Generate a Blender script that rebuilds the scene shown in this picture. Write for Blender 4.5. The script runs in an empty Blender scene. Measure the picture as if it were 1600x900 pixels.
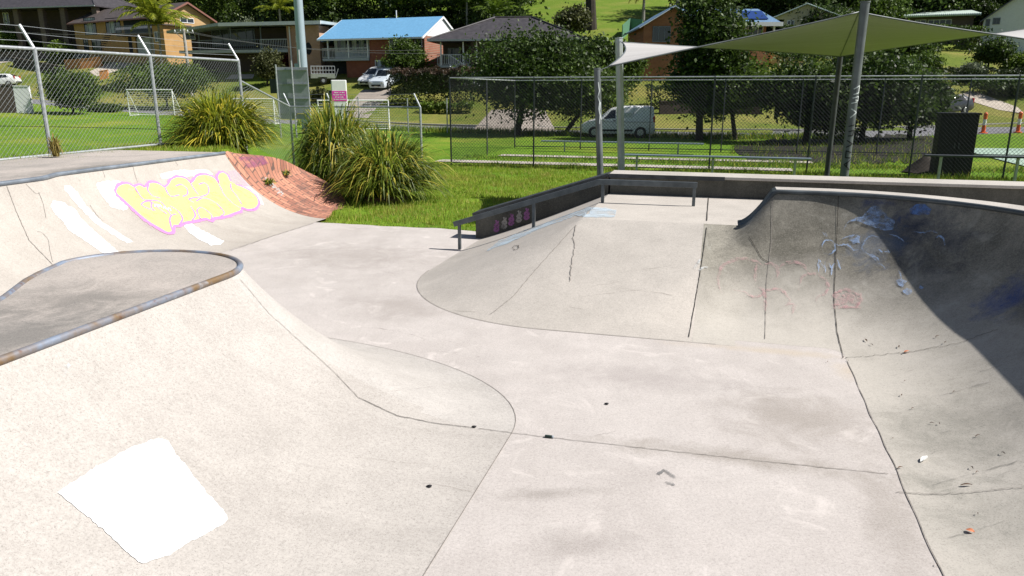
import bpy, bmesh, math, random
import numpy as np
from mathutils import Vector, Matrix, Euler
from mathutils.bvhtree import BVHTree
from mathutils.noise import noise as pnoise

R = math.radians
rng = random.Random(7)
nrng = np.random.default_rng(11)
sc = bpy.context.scene
COL = sc.collection

# ------------------------------------------------------------------ camera, light
CAM_H, PITCH, F = 2.8, R(15.0), 1160.0
cam_d = bpy.data.cameras.new('camera')
cam_d.sensor_width = 36.0
cam_d.lens = F / 1600.0 * 36.0
cam_d.clip_start = 0.05
cam_d.clip_end = 3000
cam = bpy.data.objects.new('camera', cam_d)
COL.objects.link(cam)
cam.location = (0, 0, CAM_H)
cam.rotation_euler = (R(90) - PITCH, 0, 0)
sc.camera = cam
EYE = Vector((0, 0, CAM_H))


def ray(px, py):
    x, y = (px - 800.0) / F, (450.0 - py) / F
    c, s = math.cos(PITCH), math.sin(PITCH)
    return Vector((x, c + y * s, -s + y * c)).normalized()


def Pz(px, py, z):
    d = ray(px, py)
    return EYE + d * ((z - CAM_H) / d.z)


def Py(px, py, Y):
    d = ray(px, py)
    return EYE + d * (Y / d.y)


# park axes: a runs right along the back wall, b runs away from the camera
AV = Vector((0.9636, -0.2674, 0))
BU = Vector((0.2674, 0.9636, 0))


def W(a, b, z=0.0):
    return Vector((AV.x * a + BU.x * b, AV.y * a + BU.y * b, z))


def ab(p):
    return p.x * AV.x + p.y * AV.y, p.x * BU.x + p.y * BU.y


SUN_EL, SUN_H = R(47.5), Vector((1.0, -0.13, 0)).normalized()
SUN = Vector((SUN_H.x * math.cos(SUN_EL), SUN_H.y * math.cos(SUN_EL), math.sin(SUN_EL)))
sun_d = bpy.data.lights.new('sun', 'SUN')
sun_d.energy = 5.0
sun_d.angle = R(0.5)
sun_d.color = (1.0, 0.96, 0.905)
sun = bpy.data.objects.new('sun', sun_d)
COL.objects.link(sun)
sun.location = (30, 0, 40)
sun.rotation_euler = (-SUN).to_track_quat('-Z', 'Y').to_euler()

world = bpy.data.worlds.new('World')
sc.world = world
world.use_nodes = True
wn = world.node_tree
for n in list(wn.nodes):
    wn.nodes.remove(n)
wo = wn.nodes.new('ShaderNodeOutputWorld')
bg = wn.nodes.new('ShaderNodeBackground')
sky = wn.nodes.new('ShaderNodeTexSky')
sky.sky_type = 'NISHITA'
sky.sun_disc = False
sky.sun_elevation = SUN_EL
sky.sun_rotation = math.atan2(SUN_H.x, SUN_H.y)
bg.inputs['Strength'].default_value = 0.05
wn.links.new(sky.outputs[0], bg.inputs[0])
wn.links.new(bg.outputs[0], wo.inputs[0])

sc.view_settings.view_transform = 'Standard'
sc.view_settings.look = 'None'
sc.view_settings.exposure = 0.61
sc.view_settings.gamma = 1.0
sc.render.engine = 'CYCLES'
sc.cycles.max_bounces = 6
sc.cycles.diffuse_bounces = 3
sc.cycles.transparent_max_bounces = 6


# ------------------------------------------------------------------ materials
class NB:
    def __init__(self, name):
        self.m = bpy.data.materials.new(name)
        self.m.use_nodes = True
        self.t = self.m.node_tree
        self.b = self.t.nodes['Principled BSDF']
        self.out = self.t.nodes['Material Output']
        g = self.t.nodes.new('ShaderNodeNewGeometry')
        self.pos = g.outputs['Position']
        self.isl = g.outputs['Random Per Island']

    def node(self, kind, **kw):
        n = self.t.nodes.new(kind)
        for k, v in kw.items():
            setattr(n, k, v)
        return n

    def link(self, a, b):
        self.t.links.new(a, b)

    def scaled(self, sx, sy, sz, rz=0.0):
        n = self.node('ShaderNodeMapping')
        n.inputs['Scale'].default_value = (sx, sy, sz)
        n.inputs['Rotation'].default_value = (0, 0, rz)
        self.link(self.pos, n.inputs['Vector'])
        return n.outputs[0]

    def noise(self, scale, detail=3, rough=0.55, vec=None, dist=0.0):
        n = self.node('ShaderNodeTexNoise')
        n.inputs['Scale'].default_value = scale
        n.inputs['Detail'].default_value = detail
        n.inputs['Roughness'].default_value = rough
        n.inputs['Distortion'].default_value = dist
        self.link(vec or self.pos, n.inputs['Vector'])
        return n.outputs['Fac']

    def ramp(self, fac, lo, hi, a=0.0, b=1.0):
        n = self.node('ShaderNodeMapRange')
        n.clamp = True
        n.inputs[1].default_value = lo
        n.inputs[2].default_value = hi
        n.inputs[3].default_value = a
        n.inputs[4].default_value = b
        self.link(fac, n.inputs[0])
        return n.outputs[0]

    def mix(self, fac, A, B, mode='MIX'):
        n = self.node('ShaderNodeMix', data_type='RGBA', blend_type=mode)
        for sock, v in ((n.inputs[0], fac), (n.inputs[6], A), (n.inputs[7], B)):
            if isinstance(v, (int, float)):
                sock.default_value = v
            elif isinstance(v, tuple):
                sock.default_value = (v[0], v[1], v[2], 1)
            else:
                self.link(v, sock)
        return n.outputs[2]

    def bump(self, h, strength=0.3, dist=0.01):
        n = self.node('ShaderNodeBump')
        n.inputs['Strength'].default_value = strength
        n.inputs['Distance'].default_value = dist
        self.link(h, n.inputs['Height'])
        self.link(n.outputs[0], self.b.inputs['Normal'])

    def done(self, color, rough=0.8, metal=0.0, spec=0.3):
        s = self.b.inputs['Base Color']
        if isinstance(color, tuple):
            s.default_value = (color[0], color[1], color[2], 1)
        else:
            self.link(color, s)
        if isinstance(rough, (int, float)):
            self.b.inputs['Roughness'].default_value = rough
        else:
            self.link(rough, self.b.inputs['Roughness'])
        self.b.inputs['Metallic'].default_value = metal
        self.b.inputs['Specular IOR Level'].default_value = spec
        return self.m


MATS = {}


def plain(name, c, rough=0.6, metal=0.0, var=0.15, scale=6.0, spec=0.3, bump=0.0):
    if name in MATS:
        return MATS[name]
    k = NB(name)
    f = k.noise(scale, 4)
    f2 = k.noise(scale * 0.17, 3)
    c0 = tuple(v * (1 - var) for v in c)
    c1 = tuple(min(1, v * (1 + var)) for v in c)
    col = k.mix(k.ramp(f, .3, .7), c0, c1)
    col = k.mix(k.ramp(f2, .35, .7, 0, var), col, tuple(v * .45 for v in c))
    if bump:
        k.bump(k.noise(scale * 8, 3), bump, 0.01)
    MATS[name] = k.done(col, rough, metal, spec)
    return MATS[name]


def concrete(name, base, dark, speck=0.5, streak=None, stain=(.45, .7), stain_amt=.6, bright=None, worn=None, spots=()):
    """weathered concrete: blotches, wear streaks, exposed aggregate and pits"""
    k = NB(name)
    big = k.noise(0.55, 7, .62, dist=.6)
    mid = k.noise(2.6, 7, .7)
    fine = k.noise(26, 6, .8)
    grit = k.noise(88, 4, .85)
    grain = k.noise(48, 3, .8)
    pits = k.noise(260, 2, .6)
    lite = tuple(min(.8, v * 1.22) for v in base)
    col = k.mix(k.ramp(mid, .30, .70), tuple(v * .90 for v in base), tuple(v * 1.06 for v in base))
    col = k.mix(k.ramp(big, stain[0], stain[1], 0, stain_amt), col, dark)
    col = k.mix(k.ramp(fine, .50, .74, 0, .55), col, dark)
    col = k.mix(k.ramp(fine, .24, .42, .5, 0), col, lite)
    if streak:
        st = k.noise(1.0, 6, .72, k.scaled(*streak))
        col = k.mix(k.ramp(st, .5, .72, 0, .5), col, dark)
        col = k.mix(k.ramp(st, .28, .44, .4, 0), col, lite)
    col = k.mix(k.ramp(grit, .54, .70, 0, speck), col, tuple(v * .55 for v in dark))
    col = k.mix(k.ramp(grit, .26, .42, .55, 0), col, lite)
    col = k.mix(k.ramp(grain, .52, .66, 0, .34), col, tuple(v * .72 for v in dark))
    col = k.mix(k.ramp(grain, .32, .46, .4, 0), col, lite)
    col = k.mix(k.ramp(pits, .66, .72, 0, speck), col, tuple(v * .35 for v in dark))
    if bright:
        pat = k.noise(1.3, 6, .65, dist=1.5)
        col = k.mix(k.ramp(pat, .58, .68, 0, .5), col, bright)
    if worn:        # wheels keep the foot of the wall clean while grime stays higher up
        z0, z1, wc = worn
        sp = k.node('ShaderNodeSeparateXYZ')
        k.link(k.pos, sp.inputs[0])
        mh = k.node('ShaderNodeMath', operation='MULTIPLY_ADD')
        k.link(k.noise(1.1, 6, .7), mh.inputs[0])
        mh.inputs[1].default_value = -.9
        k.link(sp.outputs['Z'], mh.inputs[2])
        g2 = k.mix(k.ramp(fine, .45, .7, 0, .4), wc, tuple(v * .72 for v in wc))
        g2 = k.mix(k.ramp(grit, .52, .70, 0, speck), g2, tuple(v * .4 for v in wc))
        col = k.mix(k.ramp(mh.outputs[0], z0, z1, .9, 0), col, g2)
    for (c, rx, ry, rz, sc_, amt) in spots:      # stains and painted shade with a place of their own: centre, radii, turn, colour, strength
        mp = k.node('ShaderNodeMapping', vector_type='TEXTURE')
        mp.inputs['Location'].default_value = tuple(c)
        mp.inputs['Rotation'].default_value = (0, 0, rz)
        mp.inputs['Scale'].default_value = (rx, ry, max(rx, ry))
        k.link(k.pos, mp.inputs['Vector'])
        ln = k.node('ShaderNodeVectorMath', operation='LENGTH')
        k.link(mp.outputs[0], ln.inputs[0])
        ad = k.node('ShaderNodeMath', operation='MULTIPLY_ADD')
        k.link(k.noise(2.4, 6, .75, dist=.5), ad.inputs[0])
        ad.inputs[1].default_value = 2.2
        k.link(ln.outputs['Value'], ad.inputs[2])
        col = k.mix(k.ramp(ad.outputs[0], 1.25, 2.0, amt, 0), col, k.mix(k.ramp(grit, .4, .62), sc_, tuple(v * .6 for v in sc_)))
    k.bump(grit, .35, .004)
    return k.done(col, .9, 0, .15)


def foliage(name, c0, c1, trans=0.3, tip=None, rough=.55, patch=None):
    """leaf material: every leaf is a mesh island with its own shade"""
    k = NB(name)
    col = k.mix(k.isl, c0, c1)
    cl = k.noise(0.9, 3)
    col = k.mix(k.ramp(cl, .4, .65, 0, .55), col, tuple(v * .6 for v in c0))
    if patch:
        col = k.mix(k.ramp(k.noise(.55, 5, .65, dist=.6), .50, .66, 0, .8), col, patch)
    if tip:
        col = k.mix(k.ramp(k.isl, .82, .9, 0, 1), col, tip)
    k.done(col, rough, 0, .35)
    tr = k.node('ShaderNodeBsdfTranslucent')
    k.link(col, tr.inputs[0])
    mx = k.node('ShaderNodeMixShader')
    mx.inputs[0].default_value = trans
    k.link(k.b.outputs[0], mx.inputs[1])
    k.link(tr.outputs[0], mx.inputs[2])
    k.link(mx.outputs[0], k.out.inputs[0])
    return k.m


# ------------------------------------------------------------------ mesh building
class MB:
    def __init__(self):
        self.v, self.f = [], []

    def add(self, vs, fs):
        o = len(self.v)
        self.v += [tuple(p) for p in vs]
        self.f += [tuple(i + o for i in f) for f in fs]
        return self

    def box(self, c, s, rz=0.0, M=None):
        hx, hy, hz = s[0] / 2, s[1] / 2, s[2] / 2
        cs, sn = math.cos(rz), math.sin(rz)
        vs = []
        for z in (-hz, hz):
            for x, y in ((-hx, -hy), (hx, -hy), (hx, hy), (-hx, hy)):
                vs.append((c[0] + x * cs - y * sn, c[1] + x * sn + y * cs, c[2] + z))
        return self.add(vs, [(3, 2, 1, 0), (4, 5, 6, 7), (0, 1, 5, 4), (1, 2, 6, 5), (2, 3, 7, 6), (3, 0, 4, 7)])

    def span(self, x0, x1, y0, y1, z0, z1):
        return self.box(((x0 + x1) / 2, (y0 + y1) / 2, (z0 + z1) / 2), (abs(x1 - x0), abs(y1 - y0), abs(z1 - z0)))

    def tube(self, pts, r, n=8, cap=True, radii=None):
        pts = [Vector(p) for p in pts]
        m = len(pts)
        vs, fs = [], []
        prev = None
        for i, p in enumerate(pts):
            d = (pts[min(i + 1, m - 1)] - pts[max(i - 1, 0)]).normalized()
            if prev is None:
                up = Vector((0, 0, 1)) if abs(d.z) < .9 else Vector((1, 0, 0))
                x = d.cross(up).normalized()
            else:
                x = (prev - d * prev.dot(d)).normalized()
            prev = x
            y = d.cross(x)
            rr = radii[i] if radii else r
            for j in range(n):
                t = 2 * math.pi * j / n
                vs.append(p + x * (rr * math.cos(t)) + y * (rr * math.sin(t)))
        for i in range(m - 1):
            for j in range(n):
                a, b = i * n + j, i * n + (j + 1) % n
                fs.append((a, b, b + n, a + n))
        if cap:
            fs.append(tuple(range(n - 1, -1, -1)))
            fs.append(tuple(range((m - 1) * n, m * n)))
        return self.add(vs, fs)

    def bar(self, p, q, w, h, up=(0, 0, 1)):
        """rectangular bar from p to q"""
        p, q, up = Vector(p), Vector(q), Vector(up)
        d = (q - p).normalized()
        x = d.cross(up)
        if x.length < 1e-4:
            x = d.cross(Vector((0, 1, 0)))
        x.normalize()
        y = x.cross(d).normalized()
        vs = []
        for o in (p, q):
            for sx, sy in ((-1, -1), (1, -1), (1, 1), (-1, 1)):
                vs.append(o + x * (sx * w / 2) + y * (sy * h / 2))
        return self.add(vs, [(0, 1, 2, 3), (7, 6, 5, 4), (0, 4, 5, 1), (1, 5, 6, 2), (2, 6, 7, 3), (3, 7, 4, 0)])

    def grid(self, rows, close=False):
        """rows: list of equal-length lists of points"""
        m, n = len(rows), len(rows[0])
        vs = [p for r_ in rows for p in r_]
        fs = []
        for i in range(m - 1):
            for j in range(n - 1 if not close else n):
                a, b = i * n + j, i * n + (j + 1) % n
                fs.append((a, b, b + n, a + n))
        return self.add(vs, fs)

    def prism(self, poly, y0, y1, axis='y'):
        """polygon in (x,z) extruded along y (or (y,z) along x)"""
        n = len(poly)
        if axis == 'y':
            vs = [(p[0], y0, p[1]) for p in poly] + [(p[0], y1, p[1]) for p in poly]
        elif axis == 'x':
            vs = [(y0, p[0], p[1]) for p in poly] + [(y1, p[0], p[1]) for p in poly]
        else:
            vs = [(p[0], p[1], y0) for p in poly] + [(p[0], p[1], y1) for p in poly]
        fs = [tuple(range(n)), tuple(range(2 * n - 1, n - 1, -1))]
        for i in range(n):
            j = (i + 1) % n
            fs.append((i, i + n, j + n, j))
        return self.add(vs, fs)

    def lathe(self, prof, c=(0, 0, 0), n=12):
        rows = []
        for r_, z in prof:
            rows.append([(c[0] + r_ * math.cos(2 * math.pi * j / n), c[1] + r_ * math.sin(2 * math.pi * j / n), c[2] + z) for j in range(n)])
        return self.grid(rows, True)

    def wheel(self, c, r, w, n=20, inner=0.0):
        """disc with its axle along y"""
        prof = [(inner, -w / 2), (r * .93, -w / 2), (r, -w * .3), (r, w * .3), (r * .93, w / 2), (inner, w / 2)]
        rows = []
        for q, y in prof:
            rows.append([(c[0] + q * math.cos(2 * math.pi * j / n), c[1] + y, c[2] + q * math.sin(2 * math.pi * j / n)) for j in range(n)])
        return self.grid(rows, True)

    def build(self, name, mat, parent=None, world=False, smooth=False, mats=None, bevel=0.0):
        me = bpy.data.meshes.new(name)
        v = self.v
        if parent is not None and world:
            inv = wmat(parent).inverted()
            v = [tuple(inv @ Vector(p)) for p in v]
        me.from_pydata(v, [], self.f)
        bm = bmesh.new()
        bm.from_mesh(me)
        if smooth:
            bmesh.ops.remove_doubles(bm, verts=bm.verts, dist=1e-5)
        bmesh.ops.recalc_face_normals(bm, faces=bm.faces)
        if bevel:
            bmesh.ops.bevel(bm, geom=[e for e in bm.edges if e.is_manifold and e.calc_face_angle(0) > .5],
                            offset=bevel, segments=2, affect='EDGES', profile=.6)
        bm.to_mesh(me)
        bm.free()
        if smooth:
            for p in me.polygons:
                p.use_smooth = True
            if smooth == 'auto':
                me.set_sharp_from_angle(angle=R(35))
        me.materials.append(mat)
        o = bpy.data.objects.new(name, me)
        COL.objects.link(o)
        if parent is not None:
            o.parent = parent
        return o


def wmat(o):
    m = Matrix.LocRotScale(o.location, o.rotation_euler, o.scale)
    return wmat(o.parent) @ m if o.parent else m


def tag(o, label=None, cat=None, group=None, kind=None):
    if label:
        o['label'] = label
    if cat:
        o['category'] = cat
    if group:
        o['group'] = group
    if kind:
        o['kind'] = kind
    return o


def thing(name, label, cat, loc=(0, 0, 0), rz=0.0, group=None):
    o = bpy.data.objects.new(name, None)
    o.empty_display_size = .2
    COL.objects.link(o)
    o.location = loc
    o.rotation_euler = (0, 0, rz)
    return tag(o, label, cat, group)


def copy_tree(o, parent=None):
    c = o.copy()
    COL.objects.link(c)
    c.parent = parent
    for ch in list(o.children):
        copy_tree(ch, c)
    return c


SURF = []          # world-space meshes paint and debris can be laid on


def add_surface(o):
    SURF.append(o)
    return o


_bvh = [None, 0]


def bvh():
    if _bvh[1] != len(SURF):
        vs, fs = [], []
        for o in SURF:
            k = len(vs)
            m = wmat(o)
            vs += [m @ v.co for v in o.data.vertices]
            fs += [tuple(i + k for i in p.vertices) for p in o.data.polygons]
        _bvh[0], _bvh[1] = BVHTree.FromPolygons(vs, fs), len(SURF)
    return _bvh[0]


def hit(px, py, default_z=0.0):
    d = ray(px, py)
    loc, nor, idx, dist = bvh().ray_cast(EYE, d)
    if loc is None:
        return Pz(px, py, default_z), Vector((0, 0, 1))
    if nor.dot(d) > 0:
        nor = -nor
    return loc, nor


def drop(x, y):
    loc, nor, idx, dist = bvh().ray_cast(Vector((x, y, 400)), Vector((0, 0, -1)))
    return loc.z if loc else 0.0


def wobble(poly, amt, step=6.0, closed=True, seed=0):
    """subdivide a pixel outline and roughen it like a brush edge"""
    r_ = random.Random(seed)
    out = []
    n = len(poly)
    for i in range(n if closed else n - 1):
        p, q = poly[i], poly[(i + 1) % n]
        L = math.hypot(q[0] - p[0], q[1] - p[1])
        m = max(1, int(L / step))
        for j in range(m):
            t = j / m
            out.append((p[0] + (q[0] - p[0]) * t + r_.uniform(-amt, amt), p[1] + (q[1] - p[1]) * t + r_.uniform(-amt, amt)))
    if not closed:
        out.append(poly[-1])
    return out


def spline(pts, n=6, closed=False):
    """Catmull-Rom through pixel points"""
    P = [Vector((p[0], p[1], 0)) for p in pts]
    m = len(P)
    out = []
    for i in range(m if closed else m - 1):
        g = lambda k: P[k % m] if closed else P[max(0, min(m - 1, k))]
        a, b, c, d = g(i - 1), g(i), g(i + 1), g(i + 2)
        for j in range(n):
            t = j / n
            v = .5 * ((2 * b) + (c - a) * t + (2 * a - 5 * b + 4 * c - d) * t * t + (3 * b - 3 * c + d - a) * t ** 3)
            out.append((v.x, v.y))
    if not closed:
        out.append(tuple(pts[-1]))
    return out


def paint(name, polys, mat, parent, off=0.004, step=8.0, label=None):
    """paint film lying on the surface it covers"""
    mb = MB()
    for poly in polys:
        bm = bmesh.new()
        f = bm.faces.new([bm.verts.new((p[0], p[1], 0)) for p in poly])
        bmesh.ops.triangulate(bm, faces=[f])
        xs = [p[0] for p in poly]
        ys = [p[1] for p in poly]
        for k in range(int(min(xs) / step) + 1, int(max(xs) / step) + 1):
            bmesh.ops.bisect_plane(bm, geom=bm.verts[:] + bm.edges[:] + bm.faces[:], plane_co=(k * step, 0, 0), plane_no=(1, 0, 0))
        for k in range(int(min(ys) / step) + 1, int(max(ys) / step) + 1):
            bmesh.ops.bisect_plane(bm, geom=bm.verts[:] + bm.edges[:] + bm.faces[:], plane_co=(0, k * step, 0), plane_no=(0, 1, 0))
        bm.verts.ensure_lookup_table()
        vs = []
        for v in bm.verts:
            p, nn = hit(v.co.x, v.co.y)
            vs.append(p + nn * off)
        bm.verts.index_update()
        mb.add(vs, [tuple(v.index for v in f.verts) for f in bm.faces])
        bm.free()
    o = mb.build(name, mat, parent, world=True)
    if label:
        o['label'] = label
    return o


def stroke(mb, pts, width, off=0.006, step=4.0, jitter=0.0, taper=False, seed=0):
    """ribbon following a surface along a pixel polyline; width in metres"""
    r_ = random.Random(seed)
    q = wobble(pts, 0, step, closed=False)
    P = []
    for i, p in enumerate(q):
        h, nn = hit(p[0] + r_.uniform(-jitter, jitter), p[1] + r_.uniform(-jitter, jitter))
        P.append((h, nn))
    P2 = [P[0]]
    for p in P[1:]:
        if (p[0] - P2[-1][0]).length > .002:
            P2.append(p)
    P = P2
    if len(P) < 2:
        return
    rows = []
    for i, (h, nn) in enumerate(P):
        d = P[min(i + 1, len(P) - 1)][0] - P[max(i - 1, 0)][0]
        s = d.cross(nn)
        if s.length < 1e-6:
            continue
        s.normalize()
        w = width * (1 + r_.uniform(-.3, .3)) / 2
        if taper:
            w *= max(.15, min(1, 4 * min(i, len(P) - 1 - i) / len(P)))
        rows.append([h + s * w + nn * off, h - s * w + nn * off])
    if len(rows) > 1:
        mb.grid(rows)
# ------------------------------------------------------------------ terrain
ROAD = np.array([(-140, 122, 6.5), (-100, 104, 4.5), (-62, 85, 2.4), (-39, 72, 1.2), (-20, 63, .35), (-7.4, 57, 0), (3, 52, 0), (11, 49, 0), (20, 48.5, 0), (34, 51, .25), (60, 56, .8), (100, 62, 1.6), (170, 70, 3)])


def road_y(x):
    return float(np.interp(x, ROAD[:, 0], ROAD[:, 1]))


def road_z(x):
    return float(np.interp(x, ROAD[:, 0], ROAD[:, 2]))


def sstep(t):
    t = max(0.0, min(1.0, t))
    return t * t * (3 - 2 * t)


def mound(a, b):
    da = max(0, -15.6 - a, a + 11.0)
    db = max(0, b - 15.2 - 2.4 * sstep((-11.6 - a) / 1.4)) * .8
    return 1.3 * sstep(1 - math.hypot(da, db) / 2.5)


BRICK_FOOT = [(-11.1, 14.6), (-10.95, 15.2), (-10.42, 16.0), (-10.4, 16.95), (-9.7, 17.15), (-9.15, 16.75), (-8.82, 15.5), (-8.5, 14.6)]


def in_poly(x, y, poly):
    c = False
    n = len(poly)
    for i in range(n):
        x0, y0 = poly[i]
        x1, y1 = poly[(i + 1) % n]
        if (y0 > y) != (y1 > y) and x < (x1 - x0) * (y - y0) / (y1 - y0) + x0:
            c = not c
    return c


def ground_z(x, y):
    p = Vector((x, y, 0))
    a, b = ab(p)
    ry, rz = road_y(x), road_z(x)
    s = (y - ry) * .9
    if s < -4:
        z = rz * sstep((s + 30) / 26.0)
        m = mound(a, b)
        if in_poly(a, b, BRICK_FOOT):
            return -.25
        if b < 14.65 and a > -11.02:
            m = 0.0
            z = -.05
        elif b < 14.65 and -13 < a <= -11:
            m -= .06
        return z - .02 + m
    if s < 4:
        return rz - .02
    q = s - 4
    z = rz + .1 + .04 * min(q, 2.5)
    if q > 2.5:
        z += .30 * (min(q, 18) - 2.5)
    if q > 18:
        z += .235 * (q - 18)
    return z + .35 * pnoise(Vector((x * .05, y * .05, 0))) * min(1, q / 10)


def axis(lo, hi, dense_lo, dense_hi, fine, coarse):
    out, t = [], lo
    while t < hi:
        out.append(t)
        if dense_lo <= t <= dense_hi:
            t += fine
        else:
            d = min(abs(t - dense_lo), abs(t - dense_hi))
            t += min(coarse, fine + d * .12)
    return out + [hi]


ga = sorted(set([round(v, 3) for v in axis(-190, 230, -17, 10, .25, 5)] + [-11.03, -11.0]))
gb = sorted(set([round(v, 3) for v in axis(-20, 330, 8, 26, .25, 4)] + [14.65, 14.66]))
verts = []
for b_ in gb:
    for a_ in ga:
        p = W(a_, b_)
        verts.append((p.x, p.y, ground_z(p.x, p.y)))
na = len(ga)
faces, fm = [], []
for i in range(len(gb) - 1):
    for j in range(na - 1):
        k = i * na + j
        faces.append((k, k + 1, k + 1 + na, k + na))
        c = [(verts[k][t] + verts[k + 1 + na][t]) / 2 for t in range(3)]
        s = (c[1] - road_y(c[0])) * .9
        fm.append(0 if s < 0 else (1 if s < 30 else 2))
me = bpy.data.meshes.new('ground')
me.from_pydata(verts, [], faces)


def grass_mat(name, c, dry, dark, dry_lo, dry_hi):
    k = NB(name)
    big = k.noise(.16, 5, .6, dist=.5)
    mid = k.noise(1.4, 5, .7)
    fine = k.noise(14, 4, .8, k.scaled(1, .5, 1))
    col = k.mix(k.ramp(mid, .3, .7), dark, c)
    col = k.mix(k.ramp(big, dry_lo, dry_hi, 0, .75), col, dry)
    col = k.mix(k.ramp(fine, .5, .72, 0, .65), col, tuple(v * .35 for v in dark))
    col = k.mix(k.ramp(fine, .25, .42, .45, 0), col, tuple(min(1, v * 1.6) for v in c))
    k.bump(fine, .9, .06)
    return k.done(col, .9, 0, .1)


m_lawn = grass_mat('lawn_grass', (.155, .27, .022), (.28, .29, .045), (.085, .17, .014), .48, .70)
m_verge = grass_mat('verge_grass', (.15, .19, .03), (.27, .235, .07), (.085, .13, .02), .4, .62)
m_hill = grass_mat('hill_grass', (.145, .21, .025), (.22, .22, .05), (.10, .165, .018), .5, .7)
for m in (m_lawn, m_verge, m_hill):
    me.materials.append(m)
for p, i in zip(me.polygons, fm):
    p.material_index = i
    p.use_smooth = True
ground = bpy.data.objects.new('ground', me)
COL.objects.link(ground)
tag(ground, 'green grass field rising into a grassy hillside', 'ground', kind='structure')
add_surface(ground)


# road and kerb, laid on the flat bed of the terrain
def ribbon_along(off0, off1, x0, x1, dz, n=120):
    rows = []
    for i in range(n + 1):
        x = x0 + (x1 - x0) * i / n
        rows.append([(x, road_y(x) + off0 / .9, road_z(x) + dz), (x, road_y(x) + off1 / .9, road_z(x) + dz)])
    return rows


k = NB('asphalt')
f_ = k.noise(1.2, 5)
g_ = k.noise(60, 3)
m_road = k.done(k.mix(k.ramp(g_, .4, .7), k.mix(k.ramp(f_, .3, .7), (.17, .17, .185), (.23, .23, .24)), (.10, .10, .11)), .9)
road = MB().grid(ribbon_along(-3.4, 3.3, -130, 160, -.012)).build('road', m_road)
tag(road, 'grey asphalt road crossing behind the sports field', 'road', kind='structure')
m_kerb = plain('kerb_concrete', (.32, .31, .29), .9)
kb = MB()
rows = []
for i in range(121):
    x = -130 + 290 * i / 120
    y, z = road_y(x) + 3.3 / .9, road_z(x)
    rows.append([(x, y, z - .1), (x, y, z + .13), (x, y + .28, z + .135), (x, y + .3, z - .1)])
kb.grid(rows)
kerb = tag(kb.build('kerb', m_kerb), 'low concrete kerb on the uphill side of the road', 'kerb', kind='structure')

# ------------------------------------------------------------------ skatepark concrete
AZ = R(-15.5)
FLOOR_SPOTS = [(Pz(1240, 650, 0), .9, .75, AZ, (.27, .24, .205), .45), (Pz(1160, 716, 0), 1.5, .22, AZ, (.25, .22, .185), .5), (Pz(1390, 800, 0), .28, 1.4, AZ, (.29, .26, .23), .45),
               (Pz(560, 400, 0), 2.2, 1.3, AZ, (.33, .295, .27), .5), (Pz(640, 480, 0), 1.2, .7, AZ, (.34, .305, .28), .5), (Pz(900, 850, 0), .5, .25, .3, (.30, .27, .25), .45), (Pz(860, 770, 0), .6, .12, .1, (.28, .255, .23), .5),
               (Pz(1010, 590, 0), 1.2, .5, AZ, (.36, .325, .31), .5)]
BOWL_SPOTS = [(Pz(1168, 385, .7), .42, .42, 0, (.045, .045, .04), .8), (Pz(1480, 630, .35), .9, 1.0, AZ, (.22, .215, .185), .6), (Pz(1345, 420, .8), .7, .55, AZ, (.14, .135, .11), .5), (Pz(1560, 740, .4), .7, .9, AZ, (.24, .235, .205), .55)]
BOWL_SPOTS += [(Py(1470, 400, 9.3), 1.3, .9, AZ, (.020, .030, .065), .85), (Py(1400, 345, 9.9), .62, .55, 0, (.035, .075, .26), .85), (Py(1590, 490, 7.6), .45, .45, 0, (.035, .075, .26), .8),  # navy spot paints the bowl wall's shadow darker; the blue ones are graffiti
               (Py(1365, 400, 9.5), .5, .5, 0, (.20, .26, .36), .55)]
FLOOR_SPOTS += [(Pz(1200, 548, 0), 1.25, .16, AZ, (.52, .455, .38), .8), (Pz(1325, 580, 0), .22, .3, AZ, (.52, .455, .38), .8)]
DECK_SPOTS = [(Pz(120, 470, 1.2), .95, .75, 0, (.19, .18, .165), .65), (Pz(40, 520, 1.2), .6, .9, 0, (.17, .165, .155), .7), (Pz(150, 262, 1.4), 2.0, .7, R(75), (.17, .165, .15), .7)]
m_floor = concrete('floor_concrete', (.47, .435, .412), (.325, .295, .275), .85, (1.0, .22, 1, R(-15)), (.46, .68), .42, bright=(.60, .555, .525), spots=FLOOR_SPOTS)
m_left = concrete('cream_concrete', (.405, .375, .34), (.295, .265, .235), .65, (.5, 2.6, .5), (.46, .7), .35)
m_near = concrete('pale_concrete', (.415, .388, .36), (.295, .272, .25), 1.0, (.5, 2.2, .6), (.48, .72), .4)
m_deck = concrete('worn_deck_concrete', (.43, .385, .35), (.22, .21, .195), .85, (1.2, .35, 1), (.46, .66), .6, spots=DECK_SPOTS)
m_bank = concrete('grey_concrete', (.465, .430, .390), (.335, .31, .28), .7, (.6, 1.1, .6), (.45, .7), .5)
m_cone = concrete('pale_grey_concrete', (.435, .41, .385), (.32, .30, .275), .8, (.6, 1.4, .6), (.46, .7), .4)
m_bowl = concrete('stained_shaded_concrete', (.31, .29, .245), (.09, .085, .07), .8, (3.6, 3.6, .45), (.40, .62), .8, bright=(.40, .385, .34), worn=(-.42, .28, (.465, .435, .392)), spots=BOWL_SPOTS)
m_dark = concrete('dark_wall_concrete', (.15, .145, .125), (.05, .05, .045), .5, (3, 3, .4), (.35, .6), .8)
m_slab = concrete('ledge_concrete', (.46, .43, .395), (.28, .26, .235), .6)
m_steel = plain('weathered_steel', (.10, .115, .125), .55, .35, .3, 5)
m_galv = plain('galvanised_steel', (.42, .46, .50), .5, .3, .25, 9)
k = NB('coping_steel')
n1 = k.noise(2.0, 5, .6)
n2 = k.noise(9, 4, .6)
cc = k.mix(k.ramp(n1, .42, .58), (.20, .24, .31), (.19, .125, .065))
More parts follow.
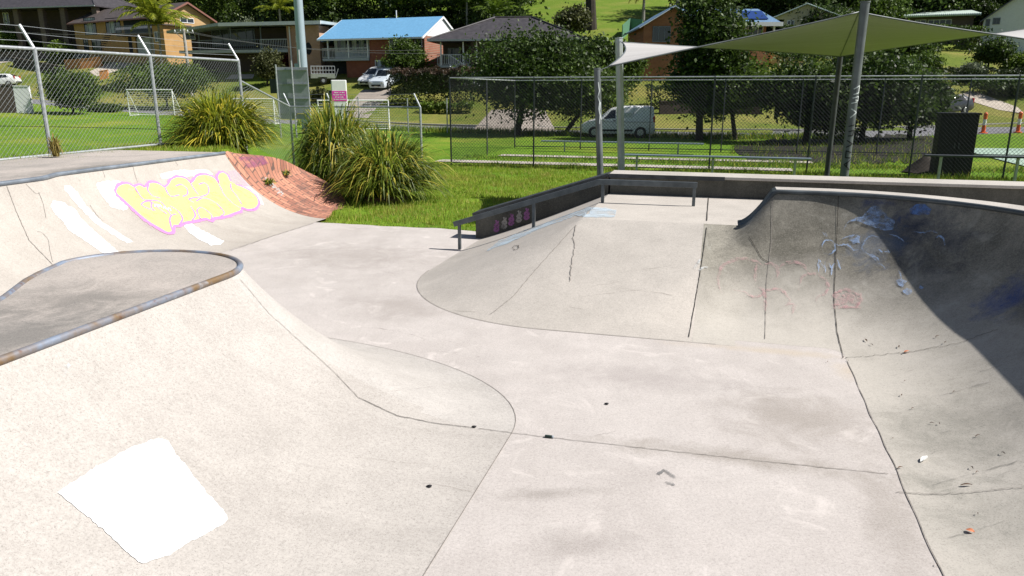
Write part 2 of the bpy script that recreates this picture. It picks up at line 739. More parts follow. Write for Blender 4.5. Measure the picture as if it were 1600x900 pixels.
cc = k.mix(k.ramp(n2, .6, .72, 0, .8), cc, (.13, .05, .03))
cc = k.mix(k.ramp(n2, .25, .38, .6, 0), cc, (.45, .47, .48))
m_coping = k.done(cc, .55, .25, .4)
m_coping2 = plain('grey_blue_coping', (.20, .23, .27), .5, .35, .35, 4)
m_joint = plain('dark_joint', (.045, .04, .034), .95, 0, .3, 20)
m_crack = plain('hairline_joint', (.23, .21, .19), .95, 0, .3, 20)


def circ(d, h, run):
    rr = (h * h + run * run) / (2 * h)
    d = max(0.0, min(run, d))
    return rr - math.sqrt(rr * rr - d * d)


def lin(a, b, n):
    return [a + (b - a) * i / n for i in range(n + 1)]


# flat floor
mb = MB()
edge = []
for i in range(60):
    a = -8.6 + i / 59 * 5.2
    edge.append(W(a, 14.25 + .10 * pnoise(Vector((a * 1.7, 3, 0))) - max(0, (a + 5.2)) * .18, .0))
pts = [W(-8.6, -6, 0), W(-8.6, 14.25, 0)] + edge + [W(-3.4, 13.4, 0), W(2.2, 13.4, 0), W(2.2, -6, 0)]
mb.v = [tuple(p) for p in pts] + [(p.x, p.y, -.25) for p in pts]
n_ = len(pts)
mb.f = [tuple(range(n_))] + [(i, i + n_, (i + 1) % n_ + n_, (i + 1) % n_) for i in range(n_)]
floor = mb.build('concrete_floor', m_floor)
tag(floor, 'pinkish grey flat concrete floor of the skatepark', 'floor', kind='structure')
add_surface(floor)

# --- left quarter pipe
LT, LH, LR = -8.4, 1.4, 2.46


def left_lip(b):
    return -10.60 - .26 * sstep((b - 9.55) / .7)


lq = thing('quarter_pipe', 'cream concrete quarter pipe with yellow bubble graffiti beside the brick bank', 'skate ramp', W(-9.6, 8, 0))
bs = sorted(lin(-6, 14.7, 60) + lin(9.4, 10.5, 10))
rows = []
for b in bs:
    L = left_lip(b)
    rr = []
    for t in lin(0, 1, 26):
        rr.append(W(LT + (L - LT) * t, b, .003 + circ(t * LR, LH, LR)))
    rows.append(rr)
o = MB().grid(rows).build('transition', m_left, lq, True, smooth=True)
add_surface(o)
deck_back = lambda b: -12.75 - 1.6 * sstep((b - 9.6) / 1.2) + .15 * pnoise(Vector((b * .9, 0, 9)))
rows = [[W(left_lip(b), b, LH + .003), W(deck_back(b), b, LH - .03), W(deck_back(b) - .03, b, LH - .4)] for b in bs]
rows += [[W(left_lip(14.7), 14.85, LH), W(-14.3, 15.3, LH - .05), W(-14.3, 15.32, LH - .4)]]
o = MB().grid(rows).build('deck', m_deck, lq, True)
add_surface(o)
MB().tube([W(left_lip(b) + .01, b, LH + .0) for b in bs], .038, 10).build('coping', m_coping2, lq, True, smooth=True)

# --- brick bank at its end
PO = [(-10.86, 14.95, 1.38), (-10.3, 15.9, 1.2), (-10.3, 17.06, .8), (-9.65, 17.3, .4), (-9.05, 16.9, .03), (-8.72, 15.6, .02), (-8.4, 14.8, .02)]
outer = []
NP = 26
for i in range(NP + 1):
    t = i / NP * (len(PO) - 1)
    k_ = min(int(t), len(PO) - 2)
    u = t - k_
    P = [Vector(PO[max(0, min(len(PO) - 1, k_ + j))]) for j in (-1, 0, 1, 2)]
    outer.append(.5 * ((2 * P[1]) + (P[2] - P[0]) * u + (2 * P[0] - 5 * P[1] + 4 * P[2] - P[3]) * u * u + (3 * P[1] - 3 * P[2] + P[3] - P[0]) * u ** 3))
rows = []
for i in range(NP + 1):
    t = 1 - i / NP
    ia, iz = LT + (left_lip(14.7) - LT) * t, .0 + circ(t * LR, LH, LR)
    o_ = outer[i]
    rr = []
    for s in lin(0, 1, 14):
        z = iz + (o_.z - iz) * s + .04 * math.sin(math.pi * s) * t
        rr.append(W(ia + (o_.x - ia) * s, 14.71 + (o_.y - 14.71) * s, z))
    rr.append(W(o_.x + .02, o_.y + .04, o_.z - .5))
    rows.append(rr)
k = NB('paving_brick')
bt = k.node('ShaderNodeTexBrick')
for nm, v in (('Scale', 1.0), ('Brick Width', .27), ('Row Height', .125), ('Mortar Size', .011), ('Mortar Smooth', .2), ('Bias', 0.0)):
    bt.inputs[nm].default_value = v
bt.inputs['Color1'].default_value = (.50, .235, .155, 1)
bt.inputs['Color2'].default_value = (.28, .12, .085, 1)
bt.inputs['Mortar'].default_value = (.13, .085, .07, 1)
k.link(k.scaled(1, 1, 1, R(12)), bt.inputs['Vector'])
st = k.noise(1.6, 5, .65, dist=.8)
fi = k.noise(40, 4)
col = k.mix(k.ramp(st, .54, .70, 0, .7), bt.outputs[0], (.085, .065, .06))
col = k.mix(k.ramp(st, .28, .42, .5, 0), col, (.50, .24, .16))
col = k.mix(k.ramp(fi, .5, .75, 0, .5), col, (.12, .07, .055))
k.bump(bt.outputs['Fac'], -.5, .012)
m_brickpave = k.done(col, .9)
bb = thing('brick_bank', 'red brick paved slope beside the end of the quarter pipe', 'brick slope', W(-9.6, 16, 0))
o = MB().grid(rows).build('brick_paving', m_brickpave, bb, True, smooth='auto')
add_surface(o)

# --- near ramp (mound with rounded coping)
NH, NR = 1.2, 2.65
EC = (-5.05, 5.5)


def left_edge(b):
    return float(np.interp(b, [-6, 2.2, 3.3, 4.25, 4.94, 5.5], [-4.95, -4.9, -4.98, -5.30, -5.74, -5.95]))


path = []       # (lip, toe)
for b in lin(-6, 5.5, 40):
    path.append(((-4.18, b), (-4.18 + NR, b)))
for i in range(1, 25):
    th = math.pi / 2 * i / 24
    path.append(((EC[0] + .87 * math.cos(th), EC[1] + .72 * math.sin(th)), (EC[0] + (.87 + NR) * math.cos(th), EC[1] + (.72 + 1.15) * math.sin(th))))
for i in range(1, 25):
    th = math.pi / 2 + math.pi / 2 * i / 24
    path.append(((EC[0] + .90 * math.cos(th), EC[1] + .72 * math.sin(th)), (EC[0] + (.90 + 1.7) * math.cos(th), EC[1] + (.72 + 1.15) * math.sin(th))))
for b in lin(5.3, -6, 50):
    path.append(((left_edge(b), b), (left_edge(b) - 1.7, b)))
nr = thing('ramp_mound', 'pale concrete ramp with a rounded steel coped deck in the left foreground', 'skate ramp', W(-4.6, 3, 0))
rows = []
for lip, toe in path:
    rr = []
    for t in lin(0, 1, 26):
        s = t
        rr.append(W(toe[0] + (lip[0] - toe[0]) * s, toe[1] + (lip[1] - toe[1]) * s, .004 + circ(s * NR, NH, NR)))
    rows.append(rr)
o = MB().grid(rows).build('transition', m_near, nr, True, smooth=True)
o.data.materials.append(m_cone)
for p in o.data.polygons:
    c = sum((o.data.vertices[i].co for i in p.vertices), Vector()) / len(p.vertices) + nr.location
    a_, b_ = ab(c)
    if b_ > 5.55 and a_ > -4.4:
        p.material_index = 1
add_surface(o)
mb = MB()
dk = [W(l[0], l[1], NH + .004) for l, t in path]
mb.add(dk, [tuple(range(len(dk)))])
o = mb.build('deck', m_deck, nr, True)
add_surface(o)
MB().tube([W(l[0] + (t[0] - l[0]) * .008, l[1] + (t[1] - l[1]) * .008, NH - .004) for l, t in path], .029, 12).build('coping', m_coping, nr, True, smooth=True)

# --- bank, platform, bowl
BA, BB_, RUN, PH, QH = -1.91, 10.75, 2.45, .95, 1.45


def bank_h(d):
    """d: distance outside the platform edge"""
    s = max(0, 1 - d / RUN)
    return PH * s ** 1.12


def lip_h(a):
    t = max(0, min(1, (a - .33) / .42))
    return PH + (QH - PH) * t ** 1.5


def front_z(a, d):
    """d from the toe line b=8.3"""
    s = max(0, min(1, d / RUN))
    wl = (lip_h(a) - PH) / (QH - PH)
    w = max(wl, sstep((a - (.33 - 1.5 * (1 - s))) / (.42 + 1.1 * (1 - s)))) if s < 1 else wl
    return (1 - w) * PH * s ** 1.12 + w * circ(d - .2, QH, 2.25)


bank = thing('funbox_bank', 'grey concrete bank rising to a flat platform behind the grind rail', 'skate ramp', W(-1, 11, 0))
bpath = [((BA, b), (-1, 0)) for b in lin(13.55, 10.75, 14)]
for i in range(1, 33):
    th = math.pi / 2 * i / 32
    bpath.append(((BA, BB_), (-math.cos(th), -math.sin(th))))
bpath += [((a, BB_), (0, -1)) for a in lin(BA, -.16, 20)[1:]]
rows = []
for c, n in bpath:
    rr = []
    for s in lin(1, 0, 28):
        d = RUN * s
        z = bank_h(d)
        if c[0] > -1.4:
            z = front_z(c[0], RUN - d)
        rr.append(W(c[0] + n[0] * d, c[1] + n[1] * d, z + .001 + .004 * min(1, (1 - s) * 8)))
    rows.append(rr)
o = MB().grid(rows).build('bank_face', m_bank, bank, True, smooth=True)
add_surface(o)
mb = MB()
mb.add([W(BA, 10.75, PH + .005), W(-.16, 10.75, PH + .005), W(-.16, 13.55, PH + .005), W(BA, 13.55, PH + .005)], [(0, 1, 2, 3)])
o = mb.build('platform', m_bank, bank, True)
add_surface(o)

bowl = thing('bowl_corner', 'curved grey concrete bowl wall with blue and pink graffiti, half in its own shadow', 'skate ramp', W(2, 9, 0))
cpath = []     # centre, outward
for a in lin(-.16, 1.25, 30):
    cpath.append(((a, 8.3), (0, 1)))
for i in range(1, 33):
    th = math.pi / 2 * (1 - i / 32)
    cpath.append(((1.25, 8.3), (math.cos(th), math.sin(th))))
for b in lin(8.1, -6, 40):
    cpath.append(((1.25, b), (1, 0)))
rows = []
for i, (c, n) in enumerate(cpath):
    rr = []
    for d in [0] + lin(.2, RUN, 30):
        z = front_z(c[0], d) if i <= 30 else circ(d - .2, QH, 2.25)
        rr.append(W(c[0] + n[0] * d, c[1] + n[1] * d, z + .001 + .005 * min(1, max(0, d - .2) * 4)))
    rows.append(rr)
mb = MB().grid(rows)
mb.f = [f for f in mb.f if max(mb.v[i][2] for i in f) > .0015]
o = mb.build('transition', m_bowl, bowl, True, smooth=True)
add_surface(o)
rows, lipline, lows = [], [], []
for i, (c, n) in enumerate(cpath):
    z = (lip_h(c[0]) if i <= 30 else QH) + .008
    q = lambda d, zz: W(c[0] + n[0] * d, c[1] + n[1] * d, zz)
    if c[0] >= .30:
        r_ = [q(RUN, z - .07), q(RUN - .01, z), q(RUN + .44, z), q(RUN + .44, PH)]
        rows.append(r_)
        lipline.append(q(RUN - .012, z - .012))
nsteel = sum(1 for c, n in cpath[:31] if .30 <= c[0] <= .80)
MB().grid(rows[:nsteel]).build('side_plate', m_steel, bowl, True)
o = MB().grid(rows[nsteel - 1:]).build('deck_strip', m_slab, bowl, True)
add_surface(o)
MB().tube(lipline, .032, 10).build('coping', m_steel, bowl, True, smooth=True)
# platform behind the bowl
rows = []
for i, (c, n) in enumerate(cpath):
    p0 = (c[0] + n[0] * (RUN - (.0 if c[0] < .33 else -.38)), c[1] + n[1] * (RUN - (.0 if c[0] < .33 else -.38)))
    far = 13.55
    if n[1] > .35:
        t = (far - p0[1]) / max(n[1], .05)
        p1 = (min(12.5, p0[0] + n[0] * t), far)
    else:
        p1 = (12.5, max(-6, min(far, p0[1] + n[1] * 12)))
    rows.append([W(p0[0], p0[1], PH + .002), W(p1[0], p1[1], PH + .002)])
o = MB().grid(rows).build('platform', m_bank, bowl, True)
add_surface(o)

# --- ledge wall along the back and the sloping hubba
m_ledge_steel = plain('ledge_edge_steel', (.07, .075, .08), .5, .4, .3, 6)
wl = thing('ledge_wall', 'low dark concrete ledge wall with a pale slab top along the back of the platform', 'ledge', W(4, 13.9, 0))
mb = MB()
mb.bar(W(-1.9, 13.82, .57), W(14, 13.82, .57), .58, 1.4)
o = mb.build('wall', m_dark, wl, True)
add_surface(o)
MB().bar(W(-1.92, 13.81, 1.297), W(14, 13.81, 1.297), .66, .05).build('slab_top', m_slab, wl, True, bevel=.008)
MB().bar(W(-1.92, 13.468, 1.29), W(.1, 13.468, 1.29), .02, .07).build('steel_edge', m_ledge_steel, wl, True)

hb = thing('hubba_ledge', 'dark sloping concrete ledge with five faded painted marks behind the grind rail', 'ledge', W(-3.2, 13.6, 0))
q = [(-4.48, -.2), (-4.48, .44), (-1.93, 1.27), (-1.93, -.2)]
mb = MB()
vs = [W(a, 13.5, z) for a, z in q] + [W(a, 13.85, z) for a, z in q]
mb.add(vs, [(0, 1, 2, 3), (7, 6, 5, 4), (0, 4, 5, 1), (1, 5, 6, 2), (2, 6, 7, 3), (3, 7, 4, 0)])
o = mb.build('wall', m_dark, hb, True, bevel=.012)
add_surface(o)
MB().bar(W(-4.53, 13.67, .462), W(-1.93, 13.67, 1.30), .42, .05).build('steel_cap', m_ledge_steel, hb, True)

# --- grind rail
m_rail = plain('rail_steel', (.115, .13, .14), .45, .5, .25, 7)
gr = thing('grind_rail', 'kinked square steel grind rail on four short posts', 'grind rail', W(-2, 12.38, 0))
RZ = 1.345
mb = MB()
lo, kk, hi_ = W(-4.52, 12.40, .46), W(-1.92, 12.40, RZ - .045), W(-.33, 12.40, RZ - .045)
mb.bar(lo, kk, .07, .09)
o = mb.build('sloped_bar', m_rail, gr, True, bevel=.006)
MB().bar(kk + Vector((-.01, 0, .001)), hi_, .071, .088).build('level_bar', m_rail, gr, True, bevel=.006)
for a, zb in ((-4.42, 0), (-3.05, None), (-1.86, PH), (-.37, PH)):
    if zb is None:
        zb = bank_h(BA - a) - .03
    zt = .46 + (a + 4.52) / 2.6 * (RZ - .505) if a < -1.9 else RZ - .05
    mb = MB().box(W(a, 12.40, (zb + zt) / 2), (.05, .05, zt - zb - .02), math.atan2(AV.y, AV.x))
    mb.build('post', m_rail, gr, True)


# ------------------------------------------------------------------ joints, cracks and paint
def wornpaint(name, c, lo=.3, hi=.42, scale=5.0, maxa=1.0):
    k = NB(name)
    n = k.noise(scale, 6, .7, dist=.4)
    g = k.noise(60, 3, .7)
    k.done(k.mix(k.ramp(g, .35, .7), tuple(v * .9 for v in c), c), .8, 0, .2)
    tr = k.node('ShaderNodeBsdfTransparent')
    mx = k.node('ShaderNodeMixShader')
    al = k.node('ShaderNodeMath', operation='MULTIPLY')
    k.link(k.ramp(n, lo, hi, 0, maxa), al.inputs[0])
    k.link(k.ramp(k.noise(95, 3, .75), .30, .44, .25, 1), al.inputs[1])
    k.link(al.outputs[0], mx.inputs[0])
    k.link(tr.outputs[0], mx.inputs[1])
    k.link(k.b.outputs[0], mx.inputs[2])
    k.link(mx.outputs[0], k.out.inputs[0])
    return k.m


m_white = wornpaint('white_paint', (.80, .81, .82), .22, .36, 3.2)
m_yellow = wornpaint('yellow_paint', (.80, .68, .22), .26, .46, 4.5)
m_pink = wornpaint('pink_paint', (.56, .23, .47), .26, .40, 8)
m_haze = wornpaint('mauve_overspray', (.62, .47, .60), .35, .75, 3, .7)
m_paleblue = wornpaint('pale_blue_paint', (.50, .60, .68), .3, .6, 3, .85)
m_chalkpink = wornpaint('faded_pink_paint', (.60, .36, .37), .40, .70, 14, .6)
m_blue = wornpaint('blue_paint', (.14, .25, .55), .36, .6, 5, .9)
m_lightblue = wornpaint('light_blue_paint', (.36, .50, .76), .38, .64, 9, .8)
m_deepblue = wornpaint('deep_blue_paint', (.05, .10, .34), .32, .72, 2.4, .8)
m_haze_blue = wornpaint('blue_overspray', (.25, .31, .40), .42, .72, 6, .6)
m_chalk = wornpaint('chalk_white_paint', (.6, .62, .62), .4, .6, 14, .8)
m_graphite = wornpaint('black_scuff', (.06, .06, .06), .4, .7, 4, .55)

Z6 = lambda pts: [(x * .25, 200 + y * .25) for x, y in pts]
ZB = lambda pts: [(1000 + x * .3778, 200 + y * .3778) for x, y in pts]
ZC = lambda pts: [(1180 + x * .2625, 280 + y * .2625) for x, y in pts]

# joints: each line a part of its slab
def joint(parent, pts, width, mat, off=.006, step=5, jitter=.4, name='joint_line'):
    mb = MB()
    stroke(mb, pts, width, off, step, jitter)
    return mb.build(name, mat, parent, True)


def joint_w(parent, pts, width, mat, z=.008, name='joint_line'):
    mb = MB()
    rows = []
    for i, p in enumerate(pts):
        d = (pts[min(i + 1, len(pts) - 1)] - pts[max(0, i - 1)]).normalized()
        n = Vector((-d.y, d.x, 0)) * width * (1 + .5 * pnoise(p * 5)) / 2
        rows.append([p + n + Vector((0, 0, z)), p - n + Vector((0, 0, z))])
    return mb.grid(rows).build(name, mat, parent, True)


joint(nr, [(375, 437), (420, 490), (470, 535), (520, 580), (560, 622)], .005, m_crack, .007)
joint(nr, [(560, 622), (620, 650), (680, 662), (738, 669)], .006, m_joint, .007)
joint_w(nr, [W(*t) for l, t in path[26:64]], .006, m_crack)
joint(lq, [(10, 290), (25, 330), (45, 375), (84, 416)], .008, m_crack, .007, 4)
joint(floor, [(748, 670), (860, 684), (1000, 700), (1200, 722), (1388, 741)], .006, m_crack, .006, 6, .6)
joint(floor, [(360, 392), (420, 371), (490, 349)], .010, m_crack, .006, 4)
toe = [W(BA - RUN * math.cos(t), BB_ - RUN * math.sin(t)) for t in lin(.0, math.pi / 2, 30)] + [W(a, BB_ - RUN) for a in lin(-1.8, .1, 8)]
joint_w(bank, toe, .007, m_crack)
joint_w(bowl, [W(1.45 + .02 * pnoise(Vector((b * 2, 0, 1))), b) for b in lin(8.1, 2.0, 160)], .008, m_crack, .006)
joint(bowl, [(1400, 770), (1450, 773), (1500, 772), (1600, 762)], .006, m_crack, .009, 5, .8)
joint(bowl, [(1310, 305), (1306, 400), (1303, 470), (1308, 520), (1318, 560)], .008, m_joint, .008, 4, .3)
joint(bowl, [(1207, 312), (1205, 380), (1198, 440), (1195, 530)], .006, m_crack, .008, 5, .3)
joint(bowl, [(1170, 370), (1182, 390), (1190, 404), (1203, 410)], .008, m_joint, .008, 3, 1, 'crack')
joint(bowl, [(1320, 560), (1420, 551), (1500, 536), (1560, 515)], .006, m_joint, .008, 4, 1.2, 'crack')
joint(bank, [(1104, 356), (1098, 400), (1088, 460), (1076, 527)], .008, m_joint, .008, 4, .3)
joint(bank, [(1107, 307), (1104, 345)], .014, m_joint, .007, 4, .3)
joint(bank, spline([(900, 352), (870, 385), (830, 430), (800, 465), (765, 492)], 5), .007, m_crack, .008, 4, .4)
joint(bank, [(900, 352), (895, 372), (898, 385), (893, 410), (891, 440)], .009, m_crack, .008, 3, 1.3, 'crack')
joint(bank, [(801, 388), (804, 384), (810, 384), (811, 388), (805, 391), (802, 389)], .010, m_joint, .008, 2, .4, 'painted_ring')

# white patch on the near ramp
wp = [(90, 770), (150, 730), (210, 697), (245, 685), (262, 690), (275, 710), (310, 755), (355, 806), (352, 818), (330, 830), (300, 845), (265, 868), (222, 882), (205, 870), (150, 818), (110, 788)]
paint('painted_patch', [wobble(wp, 1.6, 6, seed=3)], m_white, nr, .005, 14, 'bright white painted square')
paint('painted_smear', [wobble([(98, 575), (106, 568), (110, 572), (104, 580), (98, 590)], 1, 3, seed=2)], m_chalk, nr, .005, 6)

# left quarter pipe graffiti
wh = [[(400, 360), (440, 365), (480, 400), (540, 490), (640, 590), (740, 655), (830, 712), (790, 718), (700, 665), (600, 600), (520, 520), (455, 450), (405, 390)],
      [(330, 455), (390, 465), (440, 495), (480, 520), (500, 560), (560, 620), (640, 690), (745, 780), (690, 795), (640, 780), (540, 710), (430, 640), (400, 590), (340, 530), (318, 490)],
      [(600, 350), (640, 335), (720, 330), (800, 345), (860, 365), (760, 400), (800, 500), (780, 515), (700, 500), (660, 450), (610, 380)],
      [(1000, 290), (1100, 265), (1300, 262), (1330, 290), (1250, 300), (1100, 310), (1010, 320)],
      [(1140, 600), (1200, 600), (1260, 640), (1340, 680), (1400, 710), (1380, 730), (1320, 735), (1250, 700), (1180, 650)],
      [(1480, 352), (1570, 375), (1622, 425), (1650, 480), (1600, 470), (1560, 405)]]
for i, p in enumerate(wh):
    paint('painted_patch', [wobble(Z6(p), .8, 3, seed=i)], m_white, lq, .005, 6, 'white paint rolled over the ramp')
paint('overspray', [wobble(Z6([(1410, 272), (1475, 262), (1530, 330), (1600, 410), (1500, 365), (1450, 340)]), 1.0, 3)], m_haze, lq, .006, 5)
paint('overspray', [wobble(Z6([(690, 400), (760, 330), (900, 335), (1060, 300), (1180, 290), (1300, 275), (1400, 262), (1480, 330), (1610, 410), (1640, 500), (1500, 545), (1300, 595), (1100, 650), (1040, 680), (900, 600), (760, 480)]), 1.0, 4)], wornpaint('pink_overspray', (.60, .45, .50), .42, .80, 2.4, .45), lq, .0062, 6)
YO = [(735, 375), (760, 357), (800, 352), (838, 372), (870, 360), (905, 375), (930, 350), (965, 345), (1000, 357), (1030, 375), (1058, 350), (1072, 325), (1112, 310), (1160, 320), (1190, 347), (1213, 332), (1232, 305), (1280, 295), (1330, 310), (1360, 342), (1372, 340), (1362, 310), (1372, 287), (1395, 281), (1420, 300), (1440, 345), (1455, 357), (1500, 366), (1560, 395), (1600, 430), (1612, 470), (1590, 500), (1545, 506), (1510, 492), (1500, 515), (1460, 530), (1420, 545), (1380, 553), (1335, 558), (1318, 575), (1290, 563), (1250, 568), (1200, 580), (1150, 588), (1120, 605), (1082, 608), (1075, 640), (1050, 652), (1000, 625), (940, 590), (880, 545), (820, 490), (765, 440), (728, 405)]
yo = spline(Z6(YO), 3, True)
mb = MB()
stroke(mb, yo + yo[:1], .11, .007, 3, 0)
k0 = [i for i, p in enumerate(YO) if p in ((1612, 470), (728, 405))]
low = [(x, y + 2.2) for x, y in Z6(YO[k0[0]:])]
stroke(mb, spline(low, 3), .10, .0075, 3, 0)
o = mb.build('graffiti_outline', m_pink, lq, True)
o['label'] = 'pink outline of the yellow bubble lettering'
paint('graffiti_fill', [yo], m_yellow, lq, .009, 6, 'yellow fill of the bubble lettering')
mb = MB()
for s in ([(840, 372), (870, 420), (900, 450), (960, 455), (1010, 470), (1070, 550)], [(930, 352), (920, 385), (950, 425), (1000, 440)],
          [(1030, 375), (1050, 415), (1075, 430), (1120, 420)], [(1095, 365), (1130, 355), (1165, 380), (1170, 415), (1140, 430)],
          [(1190, 348), (1215, 390), (1240, 420)], [(1240, 355), (1275, 345), (1300, 370), (1300, 410), (1260, 430), (1200, 440), (1180, 450), (1210, 468)],
          [(1360, 342), (1380, 380), (1400, 420), (1450, 470), (1505, 505)], [(1440, 348), (1445, 385), (1480, 430), (1510, 480)],
          [(880, 480), (905, 462), (945, 465), (985, 500), (1040, 540)], [(880, 480), (910, 500), (960, 520)], [(945, 470), (945, 500), (970, 520)],
          [(1075, 640), (1060, 580), (1070, 550), (1100, 540)], [(1120, 605), (1140, 570), (1110, 520), (1060, 490)], [(1200, 580), (1220, 545), (1190, 490)],
          [(1250, 568), (1230, 520), (1260, 500), (1320, 545), (1318, 575)], [(1380, 553), (1400, 530), (1350, 470)], [(1225, 460), (1260, 440), (1310, 450), (1345, 470)]):
    stroke(mb, spline(Z6(s), 4), .030, .012, 2.5, 0)
mb.build('graffiti_lines', m_pink, lq, True)
mb = MB()
for s in ([(965, 495), (970, 480), (985, 480), (985, 495)], [(990, 497), (1000, 482), (1010, 500)], [(1018, 505), (1028, 492), (1036, 510)], [(1045, 515), (1052, 500), (1062, 505), (1066, 522)]):
    stroke(mb, Z6(s), .018, .013, 1.5, 0)
mb.build('graffiti_tag', m_white, lq, True)
for s in ([(160, 350), (200, 390), (225, 410), (250, 405)], [(230, 650), (260, 655), (300, 700), (310, 760), (330, 840)], [(490, 320), (500, 335)], [(830, 240), (845, 300), (860, 340)], [(1090, 200), (1110, 235)], [(640, 260), (655, 310)], [(560, 480), (600, 540), (640, 580)], [(240, 400), (270, 480), (285, 560)]):
    joint(lq, spline(Z6(s), 4), .005, m_crack, .007, 3, .4, 'crack')

# brick bank marks
mb = MB()
for i in range(6):
    x, y = 414 + i * 4.6, 281 + i * 4.2
    stroke(mb, [(x, y), (x + 3, y - 3), (x + 4.5, y + 2), (x + 2, y + 5)], .045, .008, 1.5, .3, seed=i)
o = mb.build('graffiti_tag', m_chalk, bb, True)
o['label'] = 'pale grey spray tag'
paint('overspray', [wobble([(372, 246), (410, 243), (420, 256), (395, 262), (382, 262)], .8, 3)], wornpaint('purple_overspray', (.30, .10, .20), .4, .7, 4, .8), bb, .006, 6)

# bank: pale blue strip, faint patches
paint('painted_patch', [wobble([(650 + x * .25, 200 + y * .25) for x, y in [(440, 770), (520, 705), (700, 632), (900, 560), (1080, 495), (1180, 500), (1255, 515), (1240, 560), (1080, 562), (1000, 548), (860, 600), (700, 665), (560, 730)]], .7, 4)], m_paleblue, bank, .006, 8, 'pale blue paint beside the rail')

# bowl graffiti
mb = MB()
for i, s in enumerate(([(340, 690), (322, 640), (335, 580), (375, 552), (430, 541), (480, 552), (515, 575)], [(483, 560), (476, 600), (478, 640)], [(515, 565), (545, 563), (570, 585), (566, 625)],
          [(570, 590), (592, 565), (635, 555), (680, 572), (696, 602)], [(655, 675), (668, 622), (700, 602), (742, 612), (775, 645), (768, 685), (735, 700), (728, 720)],
          [(385, 670), (430, 680), (480, 700), (540, 668), (585, 672), (620, 715), (600, 730)], [(520, 690), (518, 760)], [(480, 660), (510, 670), (520, 720)], [(600, 735), (640, 730), (630, 770)])):
    stroke(mb, spline(ZB(s), 5), .042, .009, 3, .7, True, seed=i)
for i in range(9):
    x = 800 + i * 13
    stroke(mb, ZB([(x, 690 - (i % 3) * 8), (x + 14, 712), (x - 4, 735), (x + 10, 748)]), .035, .009, 2, .8, seed=i + 30)
stroke(mb, spline(ZB([(800, 690), (850, 668), (900, 690), (905, 725), (860, 742), (815, 730)]), 4), .04, .009, 3, .8)
o = mb.build('pink_graffiti', m_chalkpink, bowl, True)
o['label'] = 'faded pink graffiti outline'
for i, p in enumerate((
    [(560, 250), (600, 235), (640, 222), (672, 188), (705, 155), (740, 170), (790, 215), (835, 250), (820, 300), (770, 310), (720, 290), (690, 258), (660, 245), (600, 252)],
    [(880, 665), (905, 650), (935, 660), (930, 685), (895, 690)], [(970, 648), (985, 637), (1002, 645), (990, 660)], [(840, 605), (870, 590), (900, 610), (880, 640), (850, 635)],
    [(560, 340), (600, 332), (628, 345), (620, 380), (580, 385), (555, 365)])):
    paint('blue_graffiti', [wobble(ZC(p), 1.2, 3, seed=i)], m_lightblue, bowl, .009, 5, 'light blue sprayed patch')

paint('grey_graffiti', [wobble(ZC([(918, 180), (960, 150), (1010, 148), (1050, 180), (1035, 212), (970, 215), (925, 205)]), .8, 3)], m_blue, bowl, .011, 5)
for i, s in enumerate(([(400, 425), (398, 392), (425, 362), (460, 372), (476, 400), (468, 432), (438, 450), (410, 440)], [(470, 385), (505, 397), (540, 390), (570, 408), (590, 427), (612, 420)],
          [(528, 300), (548, 262), (590, 240), (640, 226), (672, 190), (700, 162), (738, 172)], [(650, 440), (638, 402), (660, 360), (692, 340), (735, 345)], [(650, 440), (692, 452), (722, 468), (745, 502)],
          [(640, 425), (690, 460), (745, 510), (780, 535)], [(690, 235), (740, 215), (800, 240)], [(695, 275), (745, 262), (820, 270)], [(770, 430), (800, 440), (790, 420)], [(515, 360), (550, 345), (600, 335), (626, 350)],
          [(400, 320), (425, 345), (415, 320)], [(375, 475), (380, 555)], [(380, 480), (415, 540)], [(415, 490), (418, 562)], [(440, 500), (455, 532), (470, 500)], [(455, 532), (450, 572)], [(490, 480), (510, 545)], [(850, 545), (870, 580), (860, 600)], [(735, 420), (760, 440)],
          [(1075, 350), (1100, 342), (1125, 360), (1130, 400)], [(940, 310), (1000, 320), (1050, 310), (1090, 325)], [(800, 330), (850, 345), (890, 380)])):
    mb = MB()
    stroke(mb, spline(ZC(s), 4), .020, .012, 2.5, .9, True, seed=i)
    mb.build('graffiti_line', m_lightblue, bowl, True)
mb = MB()
for i, s in enumerate(([(225, 585), (240, 560), (250, 545)], [(245, 590), (262, 578), (285, 580)])):
    stroke(mb, ZB(s), .03, .012, 2, .4, seed=i)
mb.build('white_scribble', m_chalk, bank, True)
# hubba marks
for c, x, y, mm in ((0, 776, 353, 1), (1, 788, 348, 0), (2, 799, 343, 1), (3, 811, 338, 0), (4, 823, 334, 1)):
    mb = MB()
    stroke(mb, spline([(x - 1, y - 9), (x + 1, y - 4), (x + 3, y - 8)], 4), .03, .006, 1)
    stroke(mb, spline([(x, y - 3), (x - 3, y), (x + 1, y + 3), (x + 3, y + 6), (x - 1, y + 8), (x - 3, y + 5), (x + 3, y), (x + 1, y - 3)], 4), .04, .006, 1)
    mb.build('painted_mark', wornpaint('mark_pink', (.32, .13, .30), .25, .5, 9, .9) if mm else wornpaint('mark_grey', (.36, .34, .32), .25, .5, 9, .9), hb, True)

